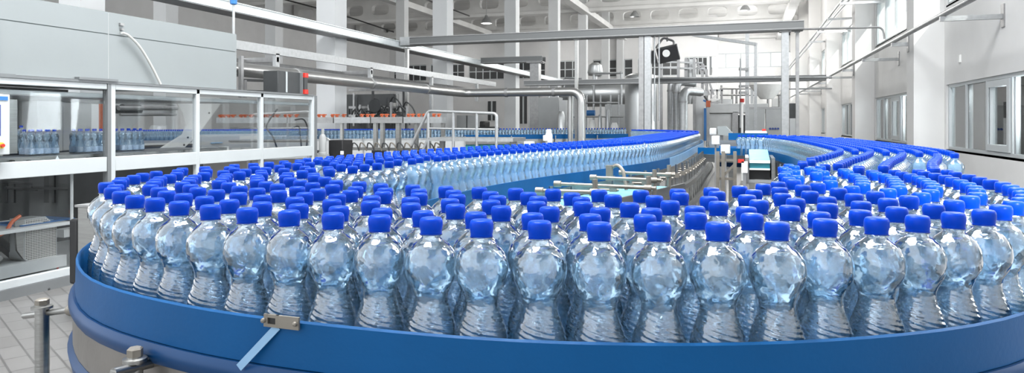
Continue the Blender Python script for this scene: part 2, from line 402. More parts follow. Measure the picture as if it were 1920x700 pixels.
# ------------------------------------------------------------------ services on the right wall
pa = onX(1833, 0, 2.62)
wp = thing('wall_pipe', 'long pale steel pipe running along the right wall above the windows', 'pipe', (2.62, 9, 2.75))
MB().tube([(2.62, 6, 2.77), (2.62, 48, 2.77)], .04, 10).build('pipe_run', M['steel_light'], wp)
ordn = ['first', 'second', 'third', 'fourth', 'fifth', 'sixth', 'seventh', 'eighth', 'ninth', 'tenth', 'eleventh', 'twelfth', 'thirteenth', 'fourteenth', 'fifteenth', 'sixteenth', 'seventeenth', 'eighteenth', 'nineteenth', 'twentieth']
for i in range(9):
    y = 10.9+3.3*i
    xw = 2.83 if any(b-.05 < y < b+.6 for b in BAY) else XR
    t = thing('pipe_bracket', 'pale steel bracket arm under the wall pipe, %s from the camera' % ordn[i], 'bracket', (xw, y, 2.7), 'bracket arms carrying the wall pipe')
    MB().box(xw-.02, xw, y-.06, y+.06, 2.55, 2.86).build('wall_plate', M['steel_mid'], t, smooth=False)
    MB().box(2.55, xw-.02, y-.03, y+.03, 2.66, 2.725).build('arm', M['steel_light'], t, smooth=False)
t = thing('wall_pipe', 'pair of slim pale pipes high on the right wall', 'pipe', (2.45, 16, 4.3))
for dx, dz in ((0, 0), (.18, .05)):
    MB().tube([(2.35+dx, 14, 4.35+dz), (2.35+dx, 48, 4.35+dz)], .035, 8).build('pipe_run', M['steel_light'], t)
for y in (17.5, 19.2, 22, 25, 28):
    MB().box(2.3, XR if not any(b-.05 < y < b+.6 for b in BAY) else 2.83, y-.03, y+.03, 4.24, 4.30).build('bracket', M['steel_light'], t, smooth=False)
p0, p1 = onY(1500, 55, 14.2), onY(1655, 51, 14.2)
tag(MB().tube(bend([p0, p1, (p1.x+.03, p1.y, 2.8)], .12), .018, 8).build('conduit', M['steel_mid'], at=p0), 'thin steel conduit bridging from the overhead tray to the wall pipe', 'conduit')
# switch plate on the wall
p = onX(1801, 110, XR)
tag(MB().box(XR-.03, XR, p.y-.04, p.y+.04, p.z-.06, p.z+.06).build('wall_switch', M['white_part'], at=p, smooth=False), 'small white switch box on the right wall below the near bracket', 'switch')
# ================================================================== THE BOTTLE CONVEYOR
BZ = .939                                   # belt height
LEFT = [(-1.23, 2.0), (-1.22, 2.6), (-1.13, 3.2), (-.96, 3.9), (-.80, 4.7), (-.74, 5.6), (-.74, 7.5), (-.76, 9.5), (-.95, 10.9), (-1.7, 12.2)]
RING = [(-1.225, 1.6), (-1.125, 1.285), (-.92, 1.09), (-.70, 1.015), (-.47, 1.0), (-.25, 1.02), (-.03, 1.10), (.155, 1.245), (.272, 1.49)]
RIGHT = [(.315, 2.0), (.40, 2.45), (.53, 2.95), (.63, 3.5), (.635, 4.2), (.60, 5.2), (.53, 6.1), (.38, 6.9), (.1, 7.35)]
UPATH = resample(spline(LEFT[::-1]+RING+RIGHT+[(-.35, 7.55)]), .04); UN = normals(UPATH)
def seg(path, nrm, lo, hi):
    i = np.arange(len(path)); k = (i >= lo) & (i <= hi); return path[k], nrm[k]
def near(x, y): return int(np.argmin((UPATH[:, 0]-x)**2+(UPATH[:, 1]-y)**2))
cv = thing('bottle_conveyor', 'wide stainless conveyor with blue guide rails making a U turn in front of the camera', 'conveyor', (-.47, 1.0, 0))
W_ = .247
iC = near(-.76, 5.1)                        # inner rail turns pale and clear beyond here
MB().sweep(UPATH, UN, [(-W_, BZ), (W_, BZ), (W_, BZ-.02), (-W_, BZ-.02)]).build('belt', M['belt'], cv)
p, q = UPATH, UN
MB().sweep(p, q, [(W_, .958), (W_+.002, 1.016), (W_+.004, 1.0185), (W_+.007, 1.016), (W_+.008, .958)]).build('guide_rail', M['blue_rail'], cv)
MB().sweep(p, q, [(W_, .930), (W_, .957), (W_+.012, .957), (W_+.018, .950), (W_+.019, .940), (W_+.014, .930)]).build('wear_strip', M['blue_bead'], cv)
MB().sweep(p, q, [(W_+.002, .872), (W_+.002, .929), (W_+.012, .929), (W_+.012, .872)]).build('side_frame', M['skirt'], cv)
MB().sweep(p, q, [(W_-.03, .80), (W_-.03, .871), (W_+.012, .871), (W_+.02, .86), (W_+.006, .80)]).build('lower_guard', M['blue_bead'], cv)
i2 = len(UPATH)-1
p, q = seg(UPATH, UN, iC, i2)
MB().sweep(p, q, [(-W_, .950), (-W_-.002, 1.016), (-W_-.007, 1.016), (-W_-.008, .950)]).build('guide_rail', M['blue_rail'], cv)
p, q = seg(UPATH, UN, 0, iC)
MB().sweep(p, q, [(-W_, .950), (-W_-.002, 1.016), (-W_-.007, 1.016), (-W_-.008, .950)]).build('guide_rail', M['blue_clear'], cv)
MB().sweep(UPATH, UN, [(-W_, .872), (-W_, .949), (-W_-.012, .949), (-W_-.012, .872)]).build('side_frame', M['stainless'], cv)
# scalloped return chain seen under the near corner, and the drip tray
i0, i1 = near(-1.23, 1.9), near(.3, 1.6)
p, q = seg(UPATH, UN, i0, i1)
MB().sweep(p, q, [(-W_, .70), (W_-.05, .70), (W_-.05, .715), (-W_, .715)]).build('drip_tray', M['blue_belt'], cv)
ch = MB()
for k in range(i0, i1, 1):
    ch.obox((UPATH[k][0]+UN[k][0]*(W_-.045), UPATH[k][1]+UN[k][1]*(W_-.045), .765), (.024, .02, .03), Matrix.Rotation(math.atan2(UN[k][1], UN[k][0])+PI/2, 3, 'Z'))
ch.build('return_chain', M['teal_belt'], cv, smooth=False)
for k in list(range(6, len(UPATH)-4, 34)):
    for s_ in (-1, 1):
        x, y = UPATH[k]+UN[k]*s_*(W_-.04)
        MB().box(x-.025, x+.025, y-.025, y+.025, 0, .872).build('leg', M['stainless'], cv, smooth=False)
# joint plate and slanted joint strip on the outer rail
def on_rail(px, py, extra):
    """point of the outer rail face on the sight line of a pixel column"""
    dx, dy = ray(px); best = None
    for k in range(i0-20, i1+10):
        e = UPATH[k]+UN[k]*(W_+extra); c = abs(e[0]*dy-e[1]*dx)/math.hypot(dx, dy); d = e[0]*-ST+e[1]*CT
        if c < .05 and (best is None or d < best[1]-.2 or (d < best[1]+.2 and c < best[0])): best = (c, d, k, e)
    k, e = best[2], best[3]; T = Vector((UPATH[k+1][0]-UPATH[k-1][0], UPATH[k+1][1]-UPATH[k-1][1], 0)).normalized()
    t_ = (e[0]*dy-e[1]*dx)/-(T.x*dy-T.y*dx); e = e+np.array((T.x, T.y))*t_; d = e[0]*-ST+e[1]*CT
    return Vector((e[0], e[1], EYE+(HY-py)/F*d)), T, Vector((UN[k][0], UN[k][1], 0))
c, T, Nn = on_rail(528, 604, .012)
R3 = Matrix((T, Nn, Vector((0, 0, 1)))).transposed()
jp = MB()
for (u, z, wd, hh) in ((-.0235, 0, .006, .016), (.009, 0, .035, .016), (-.013, .006, .018, .004), (-.013, -.006, .018, .004)):
    jp.obox(c+T*u+Vector((0, 0, z)), (wd, .003, hh), R3)
jp_ = jp.build('joint_plate', M['steel_warm'], cv, smooth=False)
MB().obox(c+T*-.013-Nn*.0018, (.02, .002, .012), R3).build('slot', M['black'], jp_, smooth=False)
for u in (-.026, .022):
    MB().lathe([(0, .005), (.0028, .004), (.0035, 0)], 8, c+T*u+Nn*.001, Matrix((T, Vector((0, 0, 1)), Nn)).transposed()).build('bolt', M['steel_warm'], jp_)
a0, T0, N0 = on_rail(521, 613, .0085); a1, T1, N1 = on_rail(448, 690, .021)
MB().bar(a0+N0*.001, a1, .010, .0015, up=N0).build('joint_strip', M['blue_clear'], cv, smooth=False)
# guide posts with a cross rod and a clamp, standing just outside the near corner
def guide_post(x, y, z, r, rod_a, rod_b):
    t = MB().tube([(x, y, 0), (x, y, z-.012)], r, 18).build('guide_post', M['stainless'], cv)
    MB().lathe([(r*1.5, z-.014), (r*1.5, z-.009), (r*.95, z-.007), (r*.95, z-.006)], 18, (x, y, 0)).build('washer', M['stainless'], t)
    MB().lathe([(r*1.0, z-.006), (r*1.0, z+.004), (r*.8, z+.006)], 6, (x, y, 0)).build('bolt', M['steel_warm'], t)
    MB().tube([rod_a, rod_b], .0065, 12).build('cross_rod', M['stainless'], t)
    e = Vector(rod_b); v = (e-Vector(rod_a)).normalized(); e = e+v*.012
    cl = MB().tube([e-v*.02, e+v*.02], .012, 10)
    cl.tube([e+Vector((0, 0, -.018)), e+Vector((0, 0, .016))], .006, 8).tube([e+v*.018+Vector((0, 0, -.03)), e+v*.018+Vector((0, 0, .018))], .009, 6)
    cl.build('clamp', M['steel_warm'], t)
    return t
g = atD(79, 566, 1.46)
guide_post(g.x, g.y, g.z, .0135, atD(46, 593, 1.52), atD(136, 581, 1.405))
g = atD(253, 660, .965)
guide_post(g.x, g.y, g.z, .0105, atD(212, 700, .93), atD(304, 677, 1.0))
for px, py, d in ((330, 690, 1.02), (1890, 740, .95)):
    pass
# rods, posts and brackets along the inner side of the left run
for px0, py0, px1, py1, Y in ((1044, 345, 1230, 353.5, 3.05), (1111, 333, 1240, 338.5, 3.4), (1165, 324, 1266, 328, 3.78), (1010, 358, 1130, 361, 2.72)):
    e0, e1 = onY(px0, py0, Y), onY(px1, py1, Y); 
    r_ = MB().tube([e0, e1], .0085, 10).build('support_rod', M['steel_warm'], cv)
    MB().tube([e0-Vector((.012, 0, 0)), e0+Vector((.02, 0, 0))], .015, 10).build('collar', M['steel_warm'], r_)
    MB().tube([e1-Vector((.05, 0, -.0)), e1-Vector((.02, 0, 0))], .014, 10).build('collar', M['steel_warm'], r_)
    MB().tube([(e1.x-.035, Y+.022, .70), (e1.x-.035, Y+.022, e1.z+.05)], .011, 10).build('rod_post', M['steel_warm'], r_)
k3, k4 = near(-1.2, 2.5), near(-.9, 4.2)
pp, nn = UPATH[k4:k3], UN[k4:k3]
MB().sweep(pp, nn, [(-W_-.03, .90), (-W_-.33, .90), (-W_-.33, .885), (-W_-.03, .885)]).build('side_belt', M['aqua_belt'], cv)
MB().sweep(pp, nn, [(-W_-.33, .86), (-W_-.33, .925), (-W_-.345, .925), (-W_-.345, .86)]).build('side_plate', M['stainless'], cv)
ap = onY(1172, 383, 2.75); MB().tube(bend([(ap.x-.09, 2.75, .945), (ap.x-.005, 2.75, .955), (ap.x, 2.75, .89)], .02), .005, 8).build('bent_tube', M['stainless'], cv)
hk = onY(1150, 305, 3.55)
MB().tube(bend([(hk.x-.02, 3.55, 1.03), (hk.x+.02, 3.55, 1.055), (hk.x+.055, 3.52, 1.03), (hk.x+.075, 3.5, .93)], .03), .009, 8).box(hk.x-.035, hk.x-.005, 3.53, 3.57, .97, 1.05).build('rail_hook', M['steel_warm'], cv)
for i in range(34):
    y = 3.0+i*.23
    x = float(np.interp(y, UPATH[:near(-1.2, 2.4)][::-1, 1], UPATH[:near(-1.2, 2.4)][::-1, 0]))+W_+.10
    b_ = MB().tube([(x, y, .60), (x, y, .985)], .010, 8).build('bracket_post', M['stainless'], cv)
    MB().tube([(x-.09, y, .91), (x+.03, y, .91)], .007, 6).build('bracket_rod', M['steel_warm'], b_)
    MB().box(x-.018, x+.018, y-.018, y+.018, .895, .925).build('clamp', M['steel_warm'], b_, smooth=False)
for z, dx in ((.80, .10), (.66, .13)):
    pp = UPATH[:near(-1.2, 2.4)]; nn = UN[:near(-1.2, 2.4)]
    MB().sweep(pp, nn, [(-W_-dx, z), (-W_-dx-.03, z), (-W_-dx-.03, z+.035), (-W_-dx, z+.035)]).build('side_channel', M['stainless'], cv)
k1, k2 = near(.3, 1.75), near(.53, 6.3)
for k in range(near(.62, 3.4), k2, 5):
    x, y = UPATH[k]-UN[k]*(W_+.07)
    MB().tube([(x, y, .55), (x, y, .96)], .010, 8).build('bracket_post', M['stainless'], cv)
MB().sweep(UPATH[k1:k2], UN[k1:k2], [(-W_-.05, .80), (-W_-.08, .80), (-W_-.08, .84), (-W_-.05, .84)]).build('side_channel', M['stainless'], cv)
# ------------------------------------------------------------------ the bottles
CAPH = 1.149-BZ                             # 0.21 m tall
def rib(a, z):
    if z < .004 or z > .112: return 1
    k = min(1, (z-.004)/.01, (.112-z)/.012)
    return 1+.019*k*math.sin(2*PI*z/.0066+7*a)
prof = [(.0, .004), (.016, .002), (.027, .0), (.0305, .003), (.0322, .009)]
def R_(z):
    pts = [(.009, .0326), (.03, .0334), (.05, .0334), (.062, .0330), (.075, .0308), (.086, .0272), (.097, .0234), (.106, .0214), (.113, .0217), (.121, .0245), (.130, .0288), (.140, .0322), (.150, .0334), (.160, .0325), (.168, .0293), (.174, .0250), (.179, .0196), (.183, .0142), (.185, .0125)]
    zs, rs = zip(*pts)
    for i in range(len(pts)-1):
        if zs[i] <= z <= zs[i+1]:
            t = (z-zs[i])/(zs[i+1]-zs[i]); m0 = (rs[i+1]-rs[max(i-1, 0)])/(zs[i+1]-zs[max(i-1, 0)]); j = min(i+2, len(pts)-1)
            m1 = (rs[j]-rs[i])/(zs[j]-zs[i]); h = zs[i+1]-zs[i]
            return (2*t**3-3*t*t+1)*rs[i]+(t**3-2*t*t+t)*h*m0+(-2*t**3+3*t*t)*rs[i+1]+(t**3-t*t)*h*m1
    return rs[-1]
body = [(R_(z), z) for z in np.linspace(.0105, .112, 72)]+[(R_(z), z) for z in np.linspace(.114, .185, 34)]
neck = [(.0122, .187), (.0122, .1876), (.0148, .1880), (.0148, .1889), (.0124, .1892), (.0120, .206)]
facet = lambda a, z: rib(a, z)*(1+((.012*math.sin(5*a+z*60)+.020*math.sin(9*a-z*260)*max(0, 1-abs(z-.132)/.022))*math.sin((z-.114)/.058*PI) if .114 < z < .172 else 0))
BODY = MB().lathe(prof+body+neck, 54, wob=facet)
WATER = MB().lathe([(.0, .0055)]+[(r-.0012, z+.0012) for r, z in prof[1:]]+[(r-.0009, z) for r, z in body if z < .1735]+[(R_(.1735)-.0009, .1735), (.012, .1737), (.0, .1737)], 54, wob=facet)
capw = lambda a, z: 1+(.012*math.cos(48*a) if .196 < z < .2065 else 0)
CAP = MB().lathe([(.0137, .1910), (.0138, .1935), (.0140, .1940), (.0147, .1995), (.0146, .2045), (.0141, .2075), (.0130, .2093), (.0116, CAPH), (.0, CAPH)], 48, wob=capw)
RING_ = MB().lathe([(.0130, .1894), (.0139, .1897), (.0139, .1905), (.0130, .1908)], 32)
QS = """-1220 1067 -1114 988 -1038 938 -958 892 -893 870 -821 846 -742 824 -666 811 -593 807 -521 803 -451 803 -378 805 -310 807 -238 818 -166 828 -97 847 -30 
873 38 900 96 946 160 984 214 1022 267 1072 315 1118 356 1188 -1161 1036 -1252 1126 -1298 1174 -1329 1234 -1363 1291 -1386 1354 -1094 1055 -1032 1015 
-967 968 -904 941 -837 916 -1151 1118 -1195 1168 -1238 1220 -1269 1279 -1311 1343 -1383 1421 -1422 1476 -1078 1120 -1022 1082 -963 1037 -1116 1176 
-1162 1231 -1202 1285 -1244 1360 -1329 1462 -1407 1541 -764 889 -694 878 -827 984 -900 1014 -626 874 -688 951 -758 960 -851 1063 -913 1090 -983 1142 
-1041 1181 -785 1038 -870 1147 -926 1183 -982 1226 -1081 1236 -1122 1289 -1162 1342 -1245 1427 -1179 1407 -1231 1492 -1291 1521 -1343 1563 -1400 1649 
-1387 1715 -1285 1595 -1225 1565 -1167 1473 -1112 1406 -1067 1331 -1023 1280 -1383 1782 -1256 1664 -1316 1778 -1384 1856 -1154 1548 -1046 1418 -1003 
1352 -943 1286 -883 1239 -1257 1748 -1318 1847 -1374 1922 -799 1111 -718 1020 -823 1195 -1059 1494 -1157 1645 -1259 1815 -1348 1984 -1095 1580 -978 
1425 -939 1370 -737 1086 -554 869 -614 943 -651 1016 -761 1171 -810 1260 -666 1081 -695 1147 -745 1244 -483 867 -544 941 -581 1009 -599 1079 -628 1139 
-680 1216 -473 937 -510 1009 -528 1076 -560 1141 -608 1212 -416 860 -882 1327 -1029 1570 -1083 1646 -1107 1748 -1036 1694 -1042 1769 -1039 1836 -1053 
1935 -1076 2035 -1056 2098 -1072 2189 -342 869 -404 944 -441 1009 -457 1075 -491 1139 -535 1205 -333 946 -372 1010 -386 1078 -420 1137 -468 1207 -397 
1208 -267 884 -264 958 -301 1017 -319 1087 -353 1145 -328 1215 -280 1161 -250 1101 -232 1035 -192 898 -193 970 -246 1228 -208 1155 -163 1044 -123 916 
-123 986 -108 1091 -140 1159 -174 1243 -114 1289 -104 1223 -67 1031 -61 956 -57 1334 -45 1268 -54 1173 -37 1105 -8 1387 10 972 3 1046 22 1145 5 1219 
17 1316 36 1450 66 1510 63 1380 62 1265 78 1188 63 1083 96 1018 118 1131 128 1232 110 1322 108 1446 140 1509 100 1579 94 1646 92 1772 100 1839 106 
1967 102 2034 123 2166 134 2099 122 1902 116 1709 169 2280 175 2358 208 2458 169 2034 180 1968 167 1838 202 2109 224 2200 165 1400 171 1587 183 1710 
189 1902 248 1999 393 1256 423 1316 448 1378 152 1059 170 1176 207 1114 217 1234 177 1299 266 1171 310 1242 353 1324 382 1389 404 1474 418 1539 428 
1616 434 1690 436 1758 439 1825 433 1891 424 1958 426 2025 258 1292 290 1358 319 1425 344 1508 356 1579 365 1645 370 1712 376 1786 373 1853 368 1920 
366 1995 218 1353 250 1423 279 1486 290 1556 300 1622 308 1689 316 1755 314 1822 306 1894 309 1961 195 1461 225 1538 235 1607 242 1674 250 1745 248 
1811 248 1932 493 2034 492 1960 497 1869 496 1788 496 1716 498 1649 490 1580 480 1514 466 1448 """
QS = np.array([int(v) for v in QS.split()], float).reshape(-1, 2)/1000
def lattice(path, lanes, sp=.0685):
    p = resample(spline(path), .004); n = normals(p); out = []
    for k in range(lanes):
        q = p+n*(k-(lanes-1)/2)*sp*.875; L = np.r_[0, np.cumsum(np.sqrt((np.diff(q, axis=0)**2).sum(1)))]; t = np.arange((k % 2)*sp/2, L[-1], sp)
        out.append(np.c_[np.interp(t, L, q[:, 0]), np.interp(t, L, q[:, 1])])
    return np.vstack(out)
lat = [(x, y, 'left run') for x, y in lattice([(-1.23, 1.4)]+LEFT, 7)]+[(x, y, 'right run') for x, y in lattice([(.30, 1.5)]+RIGHT, 8)]
pool = [(x, y, 'm') for x, y in QS]
P_ = QS.copy()
for x, y, s_ in lat:
    if y < 1.42: continue
    d_ = np.sqrt(((P_-(x, y))**2).sum(1)).min()
    if d_ >= .0655: pool.append((x, y, s_)); P_ = np.vstack([P_, (x, y)])
depth = lambda q: q[1]*CT-q[0]*ST
pool.sort(key=depth)
near_, far_ = pool[:300], pool[300:]
# where each near bottle stands: row counted inwards from the outer rail, and place along the row
rows = {}
oc = np.array([(UPATH[k][0], UPATH[k][1]) for k in range(len(UPATH))])
for x, y, s_ in near_:
    d_ = (oc[:, 0]-x)**2+(oc[:, 1]-y)**2; k = int(d_.argmin()); off = (x-oc[k, 0])*UN[k, 0]+(y-oc[k, 1])*UN[k, 1]
    r = int(np.clip(round((.2-off)/.0655), 0, 6)); rows.setdefault(r, []).append((k, x, y))
ten = ['', '', 'twenty', 'thirty', 'forty', 'fifty', 'sixty', 'seventy', 'eighty', 'ninety']
tens = ['', '', 'twentieth', 'thirtieth', 'fortieth', 'fiftieth', 'sixtieth', 'seventieth', 'eightieth', 'ninetieth']
def ordinal(i):
    if i < 20: return ordn[i]
    i += 1; return tens[i//10] if i % 10 == 0 else ten[i//10]+'-'+ordn[i % 10-1]
rown = ['outermost', 'second', 'third', 'fourth', 'fifth', 'sixth', 'innermost']
bb = wb = cb = rb = None
nb = 0
for r in sorted(rows):
    for i, (k, x, y) in enumerate(sorted(rows[r])):
        if bb is None:
            bb = BODY.build('water_bottle', M['bottle']); wb = WATER.build('water', M['water'], bb); cb = CAP.build('cap', M['cap'], bb); rb = RING_.build('tamper_ring', M['cap'], bb)
            o = bb
        else:
            o = bb.copy(); COL.objects.link(o)
            for ch_ in (wb, cb, rb):
                c_ = ch_.copy(); COL.objects.link(c_); c_.parent = o
        o.location = (x, y, BZ); o.rotation_euler = (0, 0, random.uniform(0, 2*PI))
        if r == 0: where = 'outermost row, by the outer rail'
        elif r == 6: where = 'innermost row of the U turn'
        else: where = rown[r]+' row from the outer rail'
        tag(o, 'clear water bottle, blue cap, %s from left in the %s' % (ordinal(i), where), 'bottle', 'water bottles on the U turn of the conveyor')
        nb += 1
# the many bottles farther along both runs, and the line across the back
def bottles_mesh(name, pts, z0, at, seg=14, lo=False):
    pf = [(.028, .0), (.0325, .01), (.0332, .045), (.0318, .070), (.0234, .097), (.0214, .108), (.0245, .121), (.0312, .136), (.0334, .150), (.0318, .163), (.0265, .1715), (.0155, .181), (.0123, .186), (.0123, .192)]
    cp = [(.0138, .1905), (.0146, .202), (.0141, .2075), (.0118, .21)]
    if lo: pf = pf[::2]; seg = 8; cp = [cp[0], cp[1], cp[3]]
    def tmpl(pr):
        n = len(pr); v = np.array([(r*math.cos(2*PI*k/seg), r*math.sin(2*PI*k/seg), z) for r, z in pr for k in range(seg)])
        f = [(i*seg+k, i*seg+(k+1) % seg, (i+1)*seg+(k+1) % seg, (i+1)*seg+k) for i in range(n-1) for k in range(seg)]
        return v, f, list(range((n-1)*seg, n*seg))
    vb, fb, tb = tmpl(pf); vc, fc, tc = tmpl(cp)
    vs = np.vstack([vb, vc]); fs = [(q, 0) for q in fb]+[(tuple(i+len(vb) for i in q), 1) for q in fc]+[(tuple(i+len(vb) for i in tc), 1)]
    allv = []; faces = []; mi = []
    for j, (x, y) in enumerate(pts):
        allv.append(vs+np.array([x-at[0], y-at[1], z0-at[2]])); o_ = j*len(vs)
        for q, m_ in fs: faces.append(tuple(i+o_ for i in q)); mi.append(m_)
    me = bpy.data.meshes.new(name); me.from_pydata(np.vstack(allv).tolist(), [], faces)
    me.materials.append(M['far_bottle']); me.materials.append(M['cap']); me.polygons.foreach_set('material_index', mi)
    me.polygons.foreach_set('use_smooth', [True]*len(faces)); me.set_sharp_from_angle(angle=math.radians(50))
    o = bpy.data.objects.new(name, me); COL.objects.link(o); o.location = at; return o
FARLINE = [(-10.8, 7.9), (-8.8, 9.85), (-5.9, 12.35), (-3.2, 14.7), (-2.5, 15.3)]
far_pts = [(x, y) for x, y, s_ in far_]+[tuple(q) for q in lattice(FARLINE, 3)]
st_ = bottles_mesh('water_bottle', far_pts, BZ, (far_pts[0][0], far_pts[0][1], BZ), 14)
st_['kind'] = 'stuff'
tag(st_, 'the mass of blue capped water bottles packed farther along the conveyor runs', 'bottles', 'water bottles farther along the line')
# ================================================================== THE PACKING MACHINE ON THE LEFT
XM = -5.0
YP = [3.35, 4.44, 5.39, 6.33, 7.28]                        # post positions along the front
pm = thing('packing_machine', 'large pale grey shrink packing machine with clear guards along the left side', 'machine', (-5.8, 4.6, 0))
# hood: two stacked sheets with dark seams
hb = MB().box(-6.7, XM-.04, 1.6, 4.425, 1.617, 2.005).box(-6.7, XM-.04, 4.433, 5.97, 1.617, 2.005).box(-6.7, XM-.04, 1.6, 4.425, 2.013, 2.195).box(-6.7, XM-.04, 4.433, 5.97, 2.013, 2.195)
hood = hb.build('hood', M['hood'], pm, smooth=False)
MB().box(-6.65, XM-.043, 1.62, 5.95, 2.004, 2.014).build('seam', M['seam'], hood, smooth=False)
MB().box(-6.65, XM-.041, 4.424, 4.434, 1.62, 2.19).build('seam', M['grey'], hood, smooth=False)
lt = MB(); q = onX(228, 46, XM-.03)
lt.box(XM-.04, XM-.02, q.y-.02, q.y+.02, q.z-.01, q.z+.012).box(XM-.04, XM-.015, q.y-.012, q.y+.012, q.z-.05, q.z-.035).build('latch', M['steel_mid'], hood, smooth=False)
# frame
fr = MB()
for i, y in enumerate(YP[1:]):
    pb = MB().box(XM-.045, XM, y-.022, y+.022, 0, 1.60).build('post', M['alu_white'], pm, bevel=.004)
    if i == 0: MB().box(XM-.05, XM+.004, y-.058, y-.024, 0, 1.63).build('hinge_profile', M['alu_grey'], pb, smooth=False)
    if i == 3:
        MB().box(XM-.07, XM+.002, y+.024, y+.075, 0, 1.60).build('end_plate', M['alu_grey'], pb, smooth=False)
MB().box(XM-.045, XM, YP[0], YP[1]-.06, 1.545, 1.592).build('top_rail', M['alu_white'], pm, bevel=.004)
MB().box(XM-.045, XM, YP[1]+.022, YP[4]-.022, 1.545, 1.592).build('top_rail', M['alu_white'], pm, bevel=.004)
MB().box(XM-.10, XM-.05, YP[0], YP[4], 1.475, 1.51).build('slide_rail', M['alu_white'], pm, bevel=.004)
MB().box(XM-.045, XM+.01, YP[0], YP[4], 1.592, 1.612).build('rail_cap', M['alu_grey'], pm, smooth=False)
q = MB().box(XM-.03, XM+.02, YP[1]-.33, YP[1]+.03, 1.612, 1.632); q.build('rail_cap', M['alu_grey'], pm, smooth=False)
for a, b in ((YP[0], YP[1]-.06), (YP[1]+.022, YP[2]-.022), (YP[2]+.022, YP[3]-.022), (YP[3]+.022, YP[4]-.022)):
    MB().box(XM-.045, XM, a, b, .865, .985).build('middle_rail', M['alu_white'], pm, bevel=.004)
    g = MB().box(XM-.028, XM-.022, a+.005, b-.005, .985, 1.545).build('guard_panel', M['guard'], pm, smooth=False)
a, b = YP[0]-.6, 4.06
MB().box(XM-.028, XM-.022, a, b, .10, .865).build('guard_panel', M['guard'], pm, smooth=False)
MB().box(XM-.045, XM, a, b, .075, .135).build('bottom_rail', M['alu_white'], pm, bevel=.004)
kp = MB().box(XM-.05, XM+.012, a, b+.02, .0, .075).build('kick_plate', M['alu_grey'], pm, smooth=False)
MB().lathe([(0, .006), (.008, .004), (.01, 0)], 10, onX(92, 542, XM+.012), Matrix.Rotation(PI/2, 3, 'Y')).build('bolt', M['dark'], kp)
MB().box(XM-.045, XM, 3.06, 3.62, 1.6, 1.62).box(XM-.045, XM, 3.45, 3.505, 1.45, 2.0).build('post', M['alu_grey'], pm, smooth=False)
# inner deck and the bottle chain beside it
dk = MB().box(-5.75, -5.12, 2.4, 5.9, .965, 1.005).build('pack_deck', M['stainless'], pm, smooth=False)
sd = MB().box(-5.12, -5.10, 2.4, 5.9, .93, 1.012).build('deck_side', M['stainless'], pm, smooth=False)
for px, py in ((20, 303), (51, 303), (163, 297), (188, 297)):
    c = onX(px, py, -5.10); MB().tube([c, c+Vector((.03, 0, 0))], .012, 10).build('knob', M['black'], sd)
c = onX(108, 298, -5.097); MB().prism([(c.y-.025, c.z-.02), (c.y+.025, c.z-.02), (c.y, c.z+.024)], 0, -5.1, -5.097).build('warning_sign', M['paper'], sd, smooth=False)
# inner machinery above the deck
MB().box(-6.65, -6.45, 3.0, 5.2, 1.0, 1.6).build('rear_panel', M['grey'], pm, smooth=False)
q0, q1 = onX(118, 180, -6.2), onX(172, 283, -6.2)
MB().box(-6.4, -6.2, q0.y, q1.y, 1.0, 1.5).build('inner_cabinet', M['grey'], pm, smooth=False, bevel=.008)
q0, q1 = onX(70, 190, -6.1), onX(118, 283, -6.1)
MB().box(-6.3, -6.1, q0.y, q1.y, 1.0, 1.48).build('inner_cabinet', M['grey'], pm, smooth=False, bevel=.008)
q0 = onX(192, 195, -5.6); q1 = onX(192, 246, -5.6)
MB().box(-5.63, -5.6, q0.y-.012, q0.y+.012, q1.z, q0.z).build('marker_strip', M['orange'], pm, smooth=False)
MB().box(-6.6, -5.06, 2.4, 5.9, 1.47, 1.5).build('ceiling_sheet', M['steel_mid'], pm, smooth=False)
def poly_x(pts, X, th): return MB().prism([(onX(px, py, X).y, onX(px, py, X).z) for px, py in pts], 0, X-th, X)
pl = poly_x(((326, 183), (352, 184), (358, 194), (376, 182), (413, 183), (413, 197), (377, 246), (331, 293), (297, 292), (297, 281), (343, 252), (350, 236), (343, 212)), -5.75, .02).build('side_plate', M['white_part'], pm, smooth=False, bevel=.004)
for px, py in ((363, 200), (368, 222), (392, 212), (352, 258), (345, 272), (404, 190)):
    c = onX(px, py, -5.75); MB().tube([c-Vector((.001, 0, 0)), c+Vector((.006, 0, 0))], .011, 8).build('hole_plug', M['dark'], pl)
poly_x(((220, 186), (280, 186), (330, 196), (330, 212), (268, 218), (240, 247), (222, 247)), -5.9, .02).build('side_plate', M['grey_light'], pm, smooth=False)
for px0, px1, py, r in ((222, 332, 203, .022), (225, 330, 215, .014), (430, 580, 240, .010), (430, 586, 265, .012)):
    e0, e1 = onX(px0, py, -5.62), onX(px1, py, -5.62)
    MB().tube([e0, e1], r, 12).build('shaft', M['steel_mid'], pm)
c = onX(260, 205, -5.6); MB().tube([c+Vector((-.1, -.10, 0)), c+Vector((-.1, .10, 0))], .05, 20).build('roller', M['dark'], pm)
c = onX(228, 205, -5.6); MB().tube([c+Vector((-.1, -.05, 0)), c+Vector((-.1, .05, 0))], .04, 20).build('roller', M['dark'], pm)
q0, q1 = onX(378, 253, -6.3), onX(487, 291, -6.3)
MB().box(-6.35, -6.3, q0.y, q1.y, q1.z, q0.z).build('cover_plate', M['grey'], pm, smooth=False)
for (px, py) in ((383, 284), (425, 281)):
    c = onX(px, py, -5.3); MB().box(-5.36, -5.3, c.y-.035, c.y+.035, c.z-.02, c.z+.035).build('sensor_block', M['white_part'], pm, smooth=False)
q0 = onX(407, 268, -6.28); MB().box(-6.298, -6.28, q0.y-.09, q0.y+.1, q0.z-.006, q0.z+.006).build('marker_strip', M['blue_clear'], pm, smooth=False)
gw = MB()
for k in range(14):
    c0 = onX(495+k*6.5, 283, -5.7); gw.box(-5.9, -5.5, c0.y-.006, c0.y+.006, c0.z-.03, c0.z+.01)
